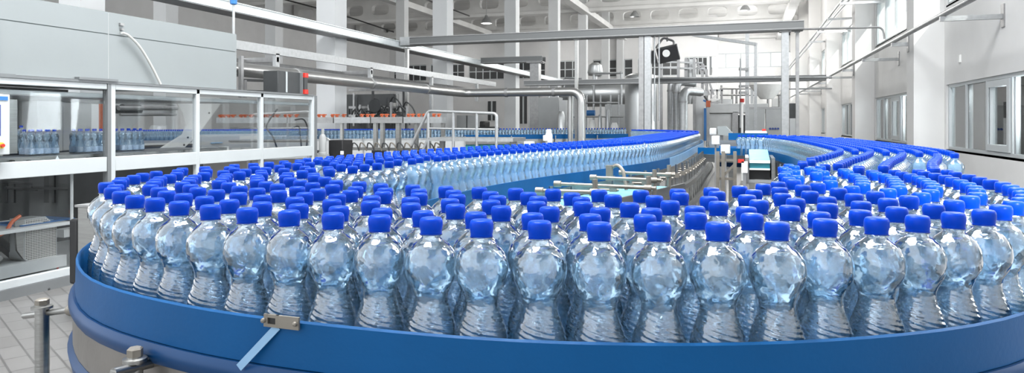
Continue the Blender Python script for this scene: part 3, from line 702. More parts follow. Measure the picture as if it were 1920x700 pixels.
gw.build('grate', M['dark'], pm, smooth=False)
for i, pts in enumerate((((520, 205), (505, 225), (498, 240), (512, 255), (520, 280)), ((553, 225), (570, 222), (578, 240), (574, 285)), ((548, 240), (562, 235), (566, 285)))):
    MB().tube(bend([onX(a_, b_, -5.5) for a_, b_ in pts], .08), .010, 8).build('hose', M['dark'], pm)
for px in (478, 488):
    pass
# uprights above the guards at the far end
for px, y0_, y1_ in ((452, 105, 170), (458, 150, 170), (507, 148, 172)):
    c0, c1 = onX(px, y0_, -5.4), onX(px, y1_, -5.4)
    MB().box(-5.42, -5.38, c0.y-.02, c0.y+.02, min(c1.z, 1.55), c0.z).build('upright', M['steel_mid'], pm, smooth=False)
e0, e1 = onX(450, 150, -5.4), onX(508, 152, -5.4); MB().bar(e0, e1, .03, .03).build('crossbar', M['dark'], pm, smooth=False)
e0, e1 = onX(450, 170, -5.4), onX(520, 172, -5.4); MB().bar(e0, e1, .02, .02).build('crossbar', M['dark'], pm, smooth=False)
# lower bay: shelf, drive guard, motor
q0, q1 = onX(-20, 392, -5.25), onX(127, 386, -5.25)
sh = MB().box(-5.75, -5.2, q0.y-.3, q1.y, .44, .465).build('shelf', M['grey_light'], pm, smooth=False)
MB().tube([(-5.2, q1.y-.005, .40), (-5.2, q1.y-.005, .865)], .012, 8).build('hanger', M['alu_white'], sh)
dg = poly_x(((45, 412), (86, 406), (107, 424), (107, 506), (74, 506), (44, 486)), -5.3, .16).build('drive_guard', M['grey'], pm, smooth=False, bevel=.004)
poly_x(((48, 414), (85, 409), (105, 426), (105, 503), (75, 503), (47, 484)), -5.297, .002).build('perforated_panel', M['perforated'], dg, smooth=False)
poly_x(((28, 414), (45, 412), (44, 486), (32, 470)), -5.3, .02).build('side_panel', M['stainless'], dg, smooth=False)
q0, q1 = onX(-30, 490, -5.35), onX(108, 520, -5.35)
MB().box(-5.6, -5.25, q0.y, q1.y, .10, .19).build('base_beam', M['grey'], pm, smooth=False)
q0 = onX(5, 505, -5.35)
mo = MB().tube([q0+Vector((-.25, -.2, .1)), q0+Vector((-.05, .0, .0))], .09, 20).build('motor', M['steel_mid'], pm)
MB().tube([q0+Vector((-.03, .0, 0)), q0+Vector((.03, .0, 0))], .035, 16).tube([q0+Vector((-.03, -.04, .09)), q0+Vector((.03, -.04, .09))], .02, 12).build('bearing', M['stainless'], mo)
MB().bar(onX(-20, 440, -5.5), onX(60, 505, -5.5), .10, .05).build('link_arm', M['dark'], pm, smooth=False)
MB().tube(bend([onX(-15, 448, -5.3), onX(12, 435, -5.3), onX(22, 416, -5.3), onX(38, 405, -5.3)], .08), .014, 8).build('orange_hose', M['orange'], pm)
for (px0, py0, px1, py1) in ((0, 340, 60, 345), (60, 352, 126, 355), (10, 352, 70, 356)):
    MB().tube([onX(px0, py0, -5.9), onX(px1, py1, -5.9)], .012, 8).build('shaft', M['dark'], pm)
for px in (4, 16, 30, 92, 105):
    c0, c1 = onX(px, 335, -6.0), onX(px, 380, -6.0); MB().box(-6.03, -5.97, c0.y-.025, c0.y+.025, c1.z, c0.z+.1).build('strut', M['dark'], pm, smooth=False)
MB().box(-6.7, -6.6, 2.2, 7.2, 0, 1.0).build('rear_panel', M['dark'], pm, smooth=False)
MB().box(-6.6, -5.1, 2.4, 7.1, .0, .06).build('base_plate', M['grey'], pm, smooth=False)
q0, q1 = onX(112, 440, -5.7), onX(135, 445, -5.7)
MB().box(-5.75, -5.65, q0.y, q1.y+.1, .26, .33).build('rail_stub', M['grey_light'], pm, smooth=False)
c = onX(108, 503, -5.29); MB().lathe([(0, .006), (.008, .004), (.01, 0)], 10, c, Matrix.Rotation(PI/2, 3, 'Y')).build('indicator', M['red'], pm)
# shrink wrapped packs riding on the deck
CAPS_ = MB().lathe([(.0135, .192), (.0142, .20), (.0136, .2075), (.0115, .21), (0, .21)], 16)
BODS_ = MB().lathe([(0, .001)]+[(R_(z), z) for z in np.linspace(.0095, .183, 26)]+[(.0128, .19)], 16)
LABS_ = MB().lathe([(R_(z)+.0006, z) for z in np.linspace(.012, .058, 5)], 16)
m_b = m_c = m_l = None
def pack(x, y, z, label):
    global m_b, m_c, m_l
    t = thing('bottle_pack', label, 'pack of bottles', (x, y, z), 'shrink wrapped packs of bottles on the packing deck')
    for i in range(4):
        for j in range(2):
            if m_b is None:
                o = BODS_.build('bottle', M['pack_bottle'], t, at=None)
                m_b = o.data
                c_ = CAPS_.build('cap', M['cap'], t); m_c = c_.data; l_ = LABS_.build('paper_label', M['label'], t); m_l = l_.data
                # meshes are shared by every bottle of every pack
                for me in (m_b, m_c, m_l): me.transform(Matrix.Translation((x, y, z)))
                c_.parent = o; l_.parent = o
            else:
                o = bpy.data.objects.new('bottle', m_b); COL.objects.link(o); o.parent = t
                for nm, me in (('cap', m_c), ('paper_label', m_l)):
                    k_ = bpy.data.objects.new(nm, me); COL.objects.link(k_); k_.parent = o
            o.location = ((j-.5)*.068, (i-1.5)*.068, 0)
    w = MB(); n = 24; pr = []
    for k in range(n):
        a = 2*PI*k/n; cx, cy = math.cos(a), math.sin(a)
        pr.append((math.copysign(abs(cx)**.5, cx)*.0705, math.copysign(abs(cy)**.3, cy)*.139))
    sc = [(1, .001), (1.0, .06), (.95, .09), (.99, .135), (.9, .17)]
    vs = [(x+px*s_, y+py*s_, z+h) for s_, h in sc for px, py in pr]; fs = [(i*n+k, i*n+(k+1) % n, (i+1)*n+(k+1) % n, (i+1)*n+k) for i in range(len(sc)-1) for k in range(n)]
    w.add(vs, fs).build('shrink_wrap', M['wrap'], t)
for px, lab in ((74, 'shrink wrapped bottle pack beside the control panel'), (164, 'shrink wrapped bottle pack in the middle of the left guard window'), (241, 'shrink wrapped bottle pack just past the thick white guard post')):
    p = onX(px, 290, -5.42); pack(-5.42, p.y, 1.006, lab)
# loose bottles waiting behind the packs
rk = thing('bottle_pack', 'darker bottle pack waiting behind the one beside the control panel', 'pack of bottles', (-6.0, 4.28, 1.006), 'shrink wrapped packs of bottles on the packing deck')
rk.location = (-5.68, 4.03, 1.006)
for i in range(4):
    for j in range(2):
        o = bpy.data.objects.new('bottle', m_b); COL.objects.link(o); o.parent = rk; o.location = ((j-.5)*.068, (i-1.5)*.068, .03)
        k_ = bpy.data.objects.new('cap', m_c); COL.objects.link(k_); k_.parent = o
MB().box(-5.75, -5.61, 3.89, 4.17, 1.006, 1.036).build('tray', M['dark'], rk, smooth=False)
# control panel
q0, q1 = onX(-14, 176, -4.93), onX(19, 290, -4.93)
cp = thing('control_panel', 'white operator panel with blue stripe, screen and yellow stop button at the machine', 'control panel', (-4.98, q1.y, 1.0))
MB().box(-5.0, -4.93, q0.y-.1, q1.y, q1.z, q0.z).build('panel_face', M['alu_white'], cp, bevel=.006)
c0, c1 = onX(-20, 180, -4.925), onX(15, 188.5, -4.925); MB().box(-4.93, -4.925, c0.y, c1.y, c1.z, c0.z).build('stripe', M['panel_blue'], cp, smooth=False)
c0, c1 = onX(-20, 196, -4.925), onX(1.5, 255, -4.925); MB().box(-4.93, -4.925, c0.y, c1.y, c1.z, c0.z).build('screen', M['screen'], cp, smooth=False)
c0 = onX(1, 273, -4.93)
bt = MB().tube([c0, c0+Vector((.012, 0, 0))], .022, 20).build('button_ring', M['yellow'], cp); MB().tube([c0, c0+Vector((.03, 0, 0))], .012, 16).build('stop_button', M['red'], bt)
c1 = onX(40, 180, -5.02); MB().box(-5.09, -5.0, q1.y-.3, q1.y+.0, q1.z-.01, q0.z+.015).box(-5.14, -5.06, q1.y+.0, c1.y, q1.z-.0, q0.z-.03).build('housing', M['stainless'], cp, smooth=False)
MB().box(-5.05, -5.0, q1.y-.2, q1.y-.15, .9, q1.z).build('bracket', M['alu_grey'], cp, smooth=False)
# folder and papers on the shelf
c = onX(62, 382, -5.45)
fo = thing('document_folder', 'blue folder with white sheets lying on the shelf behind the lower guard', 'folder', (c.x, c.y, .466))
MB().box(c.x-.16, c.x+.16, c.y-.22, c.y+.24, .466, .476).build('cover', M['binder'], fo, smooth=False)
MB().box(c.x+.02, c.x+.165, c.y-.2, c.y-.04, .476, .479).build('sheet', M['paper'], fo, smooth=False)
MB().box(c.x-.06, c.x+.10, c.y-.005, c.y+.1, .476, .479).build('sheet', M['blue_clear'], fo, smooth=False)
# pale hose over the hood, rod with blue knob
h = [onX(228, 62, XM+.004), onX(240, 66, XM), onX(262, 88, XM+.005), onX(284, 124, XM+.005), onX(301, 158, XM+.01)]
tag(MB().tube([tuple(v) for v in resample(spline([tuple(v) for v in h], 8), .03)], .011, 8).build('air_hose', M['hose'], at=h[-1]), 'pale grey hose hanging down the front of the machine hood', 'hose')
c0 = onX(438, 66, -5.2); c1 = onX(438, 6, -5.2)
rd = thing('signal_rod', 'slim pale rod with a blue knob standing on the machine hood', 'rod', (c0.x, c0.y, 2.195))
MB().tube([(c0.x, c0.y, 2.195), (c0.x, c0.y, c1.z)], .014, 10).build('rod', M['steel_light'], rd)
MB().lathe([(.012, -.02), (.035, -.01), (.038, .02), (.038, .06), (.02, .075), (0, .075)], 16, (c0.x, c0.y, c1.z)).build('knob', M['panel_blue'], rd)
# dark flood box with red corners standing at the end of the frame
q0, q1 = onX(521, 132, XM-.02), onX(565, 172, XM-.02)
fb = thing('display_box', 'dark box with red corner caps standing on the end of the guard frame', 'box', (XM, (q0.y+q1.y)/2, 1.612))
zt = q0.z; dy = q1.y
MB().box(XM-.22, XM-.02, q0.y, dy, 1.612, zt).build('box_body', M['dark'], fb, bevel=.006)
MB().box(XM-.018, XM-.012, q0.y+.14, q0.y+.165, 1.62, zt-.005).build('edge_strip', M['alu_white'], fb, smooth=False)
MB().box(XM-.02, XM+.01, dy-.03, dy-.01, 1.615, zt).build('edge_strip', M['alu_grey'], fb, smooth=False)
for z in (1.612, zt-.055):
    MB().box(XM-.2, XM+.03, dy+.001, dy+.07, z, z+.055).build('corner_cap', M['red'], fb, smooth=False)
MB().box(XM-.2, XM+.025, dy, dy+.06, 1.667, zt-.055).build('side_panel', M['dark'], fb, smooth=False)
# stainless cabinet and black box standing between machine and conveyor
c = atD(145, 388, 4.45); e = atD(215, 388, 4.45)
cb = thing('drive_cabinet', 'stainless drive cabinet with a black side box behind the left conveyor corner', 'cabinet', ((c.x+e.x)/2, (c.y+e.y)/2+.1, 0))
MB().box(c.x, e.x+.15, c.y, c.y+.35, .0, c.z).build('body', M['stainless'], cb, bevel=.006)
MB().box(c.x-.0, e.x+.17, c.y-.02, c.y+.36, c.z, c.z+.015).build('lid', M['steel_mid'], cb, smooth=False)
c2 = atD(127, 412, 4.45); z0 = atD(127, 535, 4.45).z
MB().box(c.x-.075, c.x-.005, c.y+.0, c.y+.28, z0, c2.z).build('side_box', M['black'], cb, bevel=.015)
# ================================================================== OVERHEAD AND MIDDLE OF THE HALL
def tray(p, q, w, h, name='cable_tray', lab='', m1='tray', m2='steel_mid'):
    """U shaped perforated tray with folded lips"""
    p, q = Vector(p), Vector(q); t = (q-p).normalized(); sx = t.cross(Vector((0, 0, 1))).normalized(); up = Vector((0, 0, 1)); L = (q-p).length; c = (p+q)/2
    R = Matrix((sx, t, up)).transposed()
    r = thing(name, lab, 'cable tray', tuple(c))
    MB().obox(c, (w, L, .012), R).build('tray_floor', M['steel_mid'], r, smooth=False)
    for s_ in (-1, 1):
        b = MB().obox(c+sx*s_*w/2+up*h/2, (.008, L, h), R).build('side_wall', M[m1], r, smooth=False)
        MB().obox(c+sx*s_*(w/2+.008)+up*(h-.008), (.035, L, .014), R).obox(c+sx*s_*(w/2+.008)+up*(.012), (.03, L, .014), R).build('lip', M[m2], b, smooth=False)
    return r
XA = -7.47
ta = tray((XA, 5.5, 2.94), (XA, 30, 2.94), .36, .15, m1='zinc', m2='zinc', lab='long pale cable tray running overhead on the left into the distance')
YB = 14.0
tb = tray((XA+.45, YB, 3.0), (1.05, YB, 3.0), .34, .16, lab='perforated cable tray crossing the hall overhead on tall posts')
MB().box(XA+.21, XA+.46, YB-.17, YB+.17, 2.985, 3.17).build('corner_piece', M['steel_light'], tb, smooth=False)
def post(px, X, Y, z0, z1, w, label, m='stainless', base=True, name='support_post', grp='steel posts under the overhead trays'):
    x = onY(px, 230, Y).x if X is None else X
    t = thing(name, label, 'post', (x, Y, z0), grp)
    MB().box(x-w/2, x+w/2, Y-w/2, Y+w/2, z0, z1).build('shaft', M[m], t, bevel=.004)
    if base: MB().box(x-w*.9, x+w*.9, Y-w*.9, Y+w*.9, z0, z0+.015).build('foot_plate', M['steel_mid'], t, smooth=False)
    MB().box(x-w*.8, x+w*.8, Y-w*.8, Y+w*.8, z1-.02, z1).build('head_plate', M['steel_mid'], t, smooth=False)
    return t
post(1472, None, YB, 0, 2.99, .13, 'grey square post under the right end of the crossing tray', 'steel_light')
post(1495, None, YB+.1, 0, 2.99, .06, 'slim post beside the square one under the tray right end', 'steel_mid')
post(1081, None, YB, 0, 2.99, .07, 'slim post under the middle of the crossing tray, left of the steel tank')
post(763, -7.1, onX(763, 230, -7.1).y, 0, 2.93, .075, 'slim post under the long tray beside the second white column')
px_ = onY(1211, 230, YB).x
t = thing('support_post', 'wide grey post with a grooved face in front of the vertical steel tank', 'post', (px_, YB, 0), 'steel posts under the overhead trays')
MB().box(px_-.13, px_-.03, YB-.1, YB+.1, 0, 2.99).build('shaft', M['steel_mid'], t, bevel=.004)
MB().box(px_-.02, px_+.11, YB-.1, YB+.1, 0, 2.99).build('shaft', M['steel_light'], t, bevel=.004)
MB().box(px_-.031, px_-.019, YB-.08, YB+.08, 0, 2.98).build('groove', M['dark'], t, smooth=False)
for dx in (.17, .26):
    tag(MB().tube([(px_+dx, YB, 1.3), (px_+dx, YB, 3.0)], .015, 8).build('hanger_rod', M['steel_light'], at=(px_+dx, YB, 1.3)), 'thin vertical rod right of the wide post, %s of two' % ('inner' if dx < .2 else 'outer'), 'rod')
# short second tray and its post
p0, p1 = onX(880, 120, XA+.25), onY(1020, 111, 18.9)
tray((XA+.25, 18.9, 2.99), (p1.x, 18.9, 2.99), .34, .16, lab='short perforated tray branching right from the long overhead tray')
post(1004, None, 18.9, 0, 2.98, .26, 'wide grey post carrying the short branching tray', 'steel_mid')
# low tray and pipes between the tank and the right wall
t0, t1 = onY(985, 156, 15.25), onY(1548, 139, 15.25)
tray((t0.x, 15.25, 2.12), (t1.x, 15.25, 2.12), .22, .11, lab='low cable tray passing in front of the steel tank to the right wall')
e0, e1 = onY(1230, 147, 15.02), onY(1560, 145, 15.02)
tag(MB().tube([e0, e1], .022, 8).build('thin_pipe', M['steel_light'], at=e0), 'thin pipe under the low tray near the right wall', 'pipe')
e0, e1 = onY(1478, 167, 16.5), onY(1560, 166, 16.5)
tag(MB().tube([e0, e1], .016, 8).build('thin_pipe', M['steel_light'], at=e0), 'thinnest pipe below the low tray at the right wall', 'pipe')
# big pipe that runs along the machine, turns and drops by the tank
XP = -5.55; yc = 13.4
xe = onY(1090, 172, yc).x
path = bend([(XP, 6.02, 1.885), (XP, yc, 1.885), (xe, yc, 1.885), (xe, yc, 0)], .24, 8)
bp = thing('steel_pipe', 'fat grey pipe running past the machine then turning right and down', 'pipe', (XP, 6, 1.885))
MB().tube(path, .084, 18).build('pipe_run', M['pipe'], bp)
for y in (7.7, 9.6, 11.6):
    MB().tube([(XP, y-.03, 1.885), (XP, y+.03, 1.885)], .094, 18).build('pipe_clamp', M['steel_mid'], bp)
for x in (-4.6, -3.6):
    MB().tube([(x-.03, yc, 1.885), (x+.03, yc, 1.885)], .094, 18).build('pipe_clamp', M['steel_mid'], bp)
x2 = onY(1069, 172, yc+.15).x
tag(MB().tube([(x2, yc+.18, 0), (x2, yc+.18, 1.80)], .055, 14).build('steel_pipe', M['pipe'], at=(x2, yc+.18, 0)), 'upright pipe just left of the fat pipe elbow', 'pipe')
# channel frame above the pipe
XC = -6.4
cf = thing('channel_frame', 'grey steel channel frame with drop posts above the fat pipe', 'frame', (XC, 6, 2.4))
zc = onX(449, 76, XC).z
MB().box(XC-.05, XC, 6.1, onX(930, 150, XC).y, zc-.12, zc).build('channel', M['steel_light'], cf, smooth=False)
MB().box(XC-.25, XC-.06, 6.1, onX(930, 150, XC).y, zc-.02, zc+.005).build('channel_top', M['steel_mid'], cf, smooth=False)
MB().box(XC-.6, XC-.55, 6.1, onX(930, 150, XC).y, zc-.25, zc-.17).build('channel', M['steel_mid'], cf, smooth=False)
for px, py in ((521, 172), (697, 166), (811, 240), (896, 190)):
    c = onX(px, py, XC); MB().box(XC-.06, XC-.0, c.y-.04, c.y+.04, c.z if px != 811 else 0, zc-.1).build('drop_post', M['steel_light'], cf, smooth=False)
for px in (521, 697):
    c = onX(px, 160, XC); MB().box(XC-.6, XC, c.y-.025, c.y+.025, zc-.22, zc-.15).build('crossbar', M['steel_mid'], cf, smooth=False)
# clamp conveyor: stainless beam with orange clamps on legs with black feet
YC = 9.4
cc = thing('clamp_conveyor', 'stainless transfer beam with orange clamps on legs with black feet', 'conveyor', (-6, YC, 0))
x0, x1 = onY(412, 225, YC).x, onY(832, 225, YC).x
zt = onY(640, 220, YC).z; zb = onY(640, 231, YC).z
for k, (a_, b_) in enumerate(((x0, -6.9), (-6.88, -6.05), (-6.03, -5.4), (-5.38, -4.85), (-4.83, x1))):
    MB().box(a_, b_, YC-.08, YC+.1, zb, zt).build('beam', M['steel_light'] if k % 2 == 0 else M['steel_mid'], cc, smooth=False)
x = x0+.05; i = 0
while x < x1-.05:
    if not (.42 < (x-x0)/(x1-x0) < .47 or .62 < (x-x0)/(x1-x0) < .66):
        c_ = MB().box(x-.014, x+.014, YC-.06, YC-.02, zt, zt+.05).tube([(x, YC-.09, zt+.03), (x, YC+.03, zt+.04)], .010, 6).build('clamp', M['orange'], cc, smooth=False)
    x += (.07, .10, .085, .16, .08, .12, .25)[i % 7]; i += 1
for px, w in ((640, .045), (703, .055), (716, .055), (746, .065), (780, .05), (803, .055), (830, .05)):
    x = onY(px, 250, YC).x; y = YC+.02
    l_ = MB().box(x-w/2, x+w/2, y-w/2, y+w/2, 0, zb).build('leg', M['stainless'], cc, smooth=False)
    MB().box(x-w*.8, x+w*.8, y-w*.8, y+w*.8, .70, .86).build('leg_sleeve', M['black'], l_, smooth=False)
# gripper turret and uprights behind it
tr = thing('filler_turret', 'dark cluttered filling turret with hoses behind the transfer beam', 'machine', (-7.4, 13.2, 0))
for i in range(16):
    px = 655+i*7.3+random.uniform(-2, 2); Y = 13.0+random.uniform(-.3, .5); z0_, z1_ = random.uniform(1.15, 1.35), random.uniform(1.5, 1.95)
    x = onY(px, 200, Y).x
    MB().box(x-.02, x+.02, Y-.02, Y+.02, 0 if i % 4 == 0 else z0_, z1_).build('upright', M['steel_mid'] if i % 2 else M['dark'], tr, smooth=False)
for i in range(9):
    px = 660+i*12; x = onY(px, 190, 12.9).x; z = random.uniform(1.4, 1.8)
    MB().tube(bend([(x, 12.9, z), (x+.12, 12.8, z+.12), (x+.28, 12.85, z-.05), (x+.3, 12.9, z-.3)], .1), .016, 6).build('hose', M['dark'], tr)
    MB().box(x-.05, x+.05, 12.95, 13.05, z-.1, z-.02).build('valve_block', M['dark'] if i % 3 else M['stainless'], tr, smooth=False)
for z, Y in ((1.95, 12.7), (1.6, 13.2), (1.42, 13.1)):
    MB().box(onY(655, 200, Y).x, onY(765, 200, Y).x, Y-.03, Y+.03, z-.025, z+.025).build('crossbar', M['steel_mid'], tr, smooth=False)
x = onY(703, 195, 12.75).x; MB().lathe([(.0, -.02), (.14, -.02), (.15, .0), (.14, .02), (0, .02)], 20, (x, 12.75, 1.62), Matrix.Rotation(PI/2, 3, 'X')).build('hand_wheel', M['dark'], tr)
MB().box(onY(650, 200, 13.7).x, onY(742, 200, 13.7).x, 13.6, 13.7, 0, 1.9).build('rear_panel', M['dark'], tr, smooth=False)
# back conveyor carrying the far line
P4 = resample(spline(FARLINE), .2); N4 = normals(P4)
fc = thing('far_conveyor', 'far bottle conveyor with grey side panels crossing behind the left run', 'conveyor', (P4[len(P4)//2][0], P4[len(P4)//2][1], 0))
MB().sweep(P4, N4, [(-.14, BZ), (.14, BZ), (.14, BZ-.02), (-.14, BZ-.02)]).build('belt', M['belt'], fc)
kq = int(len(P4)*.66)
MB().sweep(P4[:kq+1], N4[:kq+1], [(.14, .90), (.14, .97), (.155, .97), (.155, .90)]).build('guide_rail', M['steel_light'], fc)
MB().sweep(P4[kq:], N4[kq:], [(.14, .93), (.14, 1.025), (.155, 1.025), (.155, .93)]).build('guide_rail', M['blue_rail'], fc)
MB().sweep(P4, N4, [(-.14, .93), (-.14, 1.025), (-.155, 1.025), (-.155, .93)]).build('guide_rail', M['blue_rail'], fc)
MB().sweep(P4[:kq+1], N4[:kq+1], [(.16, .62), (.16, .93), (.17, .93), (.17, .62)]).build('side_panel', M['grey_light'], fc)
MB().sweep(P4[kq:], N4[kq:], [(.155, .84), (.155, .93), (.17, .93), (.17, .84)]).build('side_panel', M['stainless'], fc)
MB().sweep(P4[kq:], N4[kq:], [(.10, .72), (.10, .83), (.12, .83), (.12, .72)]).build('drip_tray', M['teal_belt'], fc)
for k in range(2, len(P4)-1, 5):
    x, y = P4[k]+N4[k]*.2; MB().tube([(x, y, .6), (x, y, 1.0)], .012, 6).build('rail_post', M['steel_light'], fc)
    MB().box(P4[k][0]-.03, P4[k][0]+.03, P4[k][1]-.03, P4[k][1]+.03, 0, .9).build('leg', M['steel_mid'], fc, smooth=False)
# black drive box, pneumatic block
c = onY(640, 275, 7.9)
db = thing('drive_box', 'black motor box with a white label beyond the guard frame end', 'motor', (c.x, 7.9, 0))
za, zb_ = onY(630, 263, 7.9).z, onY(630, 310, 7.9).z
MB().box(onY(620, 280, 7.9).x, onY(646, 280, 7.9).x, 7.85, 8.1, zb_, za).box(onY(614, 280, 7.9).x, onY(640, 280, 7.9).x, 7.95, 8.15, zb_-.1, za-.12).build('motor_case', M['black'], db, bevel=.008)
a_ = onY(641, 287, 7.84); MB().box(a_.x-.02, a_.x+.025, 7.835, 7.845, a_.z-.02, a_.z+.025).build('label_plate', M['paper'], db, smooth=False)
MB().tube(bend([onY(607, 262, 7.9), onY(614, 258, 7.9), onY(622, 268, 7.9), onY(632, 274, 7.9)], .05), .008, 6).build('cable', M['hose'], db)
MB().box(onY(612, 295, 8).x, onY(648, 295, 8).x, 7.9, 8.1, 0, zb_).build('pedestal', M['grey'], db, smooth=False)
c = onY(605, 285, 7.75)
tag(MB().lathe([(.0, 0), (.055, 0), (.055, .02), (.045, .03), (.045, .22), (.03, .25), (.02, .26), (.02, .33), (0, .33)], 16, (c.x, 7.75, .86)).box(c.x-.06, c.x+.06, 7.69, 7.81, 0, .86).build('air_filter', M['grey'], at=(c.x, 7.75, 0)), 'grey filter cylinder next to the black motor box', 'filter')
# pneumatic clutter along the foot of the transfer beam
vr = thing('valve_rail', 'row of small fittings and bent tubes along the foot of the transfer beam', 'fittings', (-5.6, 9.0, 0))
MB().box(onY(650, 280, 9.05).x, onY(830, 280, 9.05).x, 9.0, 9.1, onY(700, 282, 9.05).z, onY(700, 277, 9.05).z).build('rail', M['stainless'], vr, smooth=False)
for i in range(12):
    px = 660+i*14; a_ = onY(px, 278, 9.0); MB().tube(bend([(a_.x, 9, a_.z), (a_.x+.03, 8.98, a_.z+.09), (a_.x+.10, 8.98, a_.z+.05), (a_.x+.12, 9, a_.z-.04)], .04), .010, 6).build('tube', M['steel_warm'] if i % 2 else M['dark'], vr)
for x in (onY(655, 280, 9.05).x, onY(825, 280, 9.05).x): MB().box(x-.03, x+.03, 9.02, 9.08, 0, .93).build('leg', M['steel_mid'], vr, smooth=False)
# stair platform with tubular handrail
YS = 8.6
sp = thing('stair_platform', 'small steel platform with tubular handrails and sloping stair rails', 'platform', (onY(860, 280, YS).x, YS, 0))
tp = [onY(803, 208, YS), onY(850, 210, YS), onY(894, 211, YS), onY(931, 213, YS)]
MB().tube(bend([onY(772, 272, YS), tp[0], tp[3], (tp[3].x, YS, 0)], .05), .022, 10).build('handrail', M['steel_light'], sp)
MB().tube([onY(790, 290, YS), onY(804, 258, YS)], .022, 10).build('stair_rail', M['steel_light'], sp)
for q in tp[:3]: MB().tube([(q.x, YS, 0), (q.x, YS, q.z)], .020, 10).build('rail_post', M['steel_light'], sp)
a_, b_ = onY(804, 258, YS), onY(962, 266, YS)
MB().box(a_.x, b_.x, YS-.01, YS+.55, b_.z, a_.z).build('deck', M['steel_light'], sp, smooth=False)
MB().tube([onY(804, 241, YS), onY(931, 243, YS)], .014, 8).build('knee_rail', M['steel_light'], sp)
for x in (a_.x+.1, b_.x-.06): MB().box(x-.03, x+.03, YS+.2, YS+.26, 0, b_.z).build('leg', M['steel_mid'], sp, smooth=False)
gc = thing('low_cabinet', 'dark grey low double cabinet behind the handrail of the stair platform', 'cabinet', (onY(875, 230, 17.5).x, 17.5, 0))
for p0_, p1_ in ((856, 874), (876, 895)):
    u_, v_ = onY(p0_, 216, 17.5), onY(p1_, 216, 17.5); MB().box(u_.x, v_.x, 17.5, 18.0, 0, u_.z).build('door', M['grey'], gc, smooth=False, bevel=.01)
u_, v_ = onY(898, 229, 17.0), onY(930, 229, 17.0)
dc = thing('floor_cleaner', 'dark low machine standing right of the grey low cabinet behind the handrail', 'machine', ((u_.x+v_.x)/2, 17, 0))
MB().box(u_.x, v_.x, 16.8, 17.4, .12, u_.z-.12).build('body', M['dark'], dc, bevel=.08); MB().box(u_.x+.05, u_.x+.2, 16.9, 17.3, u_.z-.14, u_.z+.02).build('control_head', M['black'], dc, bevel=.03)
for x in (u_.x+.1, v_.x-.1): MB().tube([(x, 16.85, .12), (x, 17.35, .12)], .12, 14).build('wheel', M['black'], dc)
# white motor on the back conveyor and its neighbour
c = onY(1029, 258, 11.0)
wm = thing('gear_motor', 'white gear motor standing in front of the far conveyor', 'motor', (c.x, 11, 0))
MB().lathe([(0, -.12), (.05, -.12), (.062, -.08), (.062, .02), (.045, .06), (.045, .10), (.03, .115), (0, .115)], 18, (c.x, 11, c.z+.02)).build('motor_body', M['white_part'], wm)
MB().box(c.x-.08, c.x+.0, 10.92, 11.0, c.z-.06, c.z+.04).build('terminal_box', M['white_part'], wm, bevel=.01)
MB().box(c.x-.04, c.x+.04, 10.96, 11.04, 0, c.z-.12).build('stand', M['steel_mid'], wm, smooth=False)
c = onY(996, 269, 10.2); tag(MB().box(c.x-.10, c.x+.04, 10.15, 10.25, c.z-.05, c.z+.03).box(c.x-.06, c.x, 10.17, 10.23, 0, c.z-.05).build('junction_box', M['white_part'], at=(c.x, 10.2, 0), smooth=False), 'small white junction box left of the white gear motor', 'box')
# vertical tank
YT = 15.9
xa, xb = onY(1172, 200, YT).x, onY(1232, 200, YT).x; r = (xb-xa)/2; xc = (xa+xb)/2; zt = onY(1200, 138, YT).z
vt = thing('vertical_tank', 'upright brushed steel tank with domed top behind the wide grey post', 'tank', (xc, YT, 0))
MB().lathe([(r*.97, .0), (r, .05), (r, zt-.12), (r*.93, zt-.05), (r*.6, zt+.0), (0, zt+.02)], 32, (xc, YT, 0)).build('shell', M['tank'], vt)
for a in (.6, 2.2, 3.7, 5.3): MB().tube([(xc+r*.8*math.cos(a), YT+r*.8*math.sin(a), 0), (xc+r*.8*math.cos(a), YT+r*.8*math.sin(a), .45)], .03, 8).build('leg', M['steel_mid'], vt)
MB().tube(bend([(xc-.05, YT, zt), (xc-.05, YT, zt+.22), (xc+.2, YT, zt+.22), (xc+.2, YT, zt)], .08), .02, 8).build('vent_pipe', M['steel_light'], vt)
# horizontal tank
YH = 20.0
h0, h1 = onY(1050, 177, YH), onY(1178, 177, YH); rr = .38
ht = thing('horizontal_tank', 'long lying grey tank left of the upright tank', 'tank', ((h0.x+h1.x)/2, YH, 0))
L_ = h1.x-h0.x
MB().lathe([(0, 0), (rr*.6, .02), (rr*.92, .12), (rr, .22), (rr, L_-.1), (rr*.8, L_), (0, L_+.03)], 28, (h0.x, YH, h0.z), Matrix.Rotation(PI/2, 3, 'Y')).build('shell', M['tank'], ht)
for x in (h0.x+.5, h1.x-.5): MB().box(x-.06, x+.06, YH-.3, YH+.3, 0, h0.z-.2).build('saddle', M['steel_mid'], ht, smooth=False)
MB().tube(bend([onY(1058, 168, YH-.4), onY(1058, 146, YH-.4), onY(1092, 148, YH-.4), onY(1092, 156, YH-.4)], .06), .03, 8).build('vent_pipe', M['steel_light'], ht)
MB().tube(bend([onY(1113, 236, YH-.5), onY(1113, 138, YH-.5), onY(1168, 137, YH-.5)], .06), .03, 8).build('pipe', M['steel_light'], ht)
MB().tube([onY(1165, 134, YH-.5), onY(1165, 240, YH-.5)], .03, 8).build('pipe', M['steel_light'], ht)
c = onY(1116, 133, YH+1); MB().lathe([(0, 0), (.2, 0), (.24, .1), (.2, .32), (.1, .4), (0, .4)], 20, (c.x, YH+1, c.z-.15)).box(c.x-.05, c.x+.05, YH+.95, YH+1.05, h0.z, c.z-.1).build('manhole_dome', M['tank'], ht)
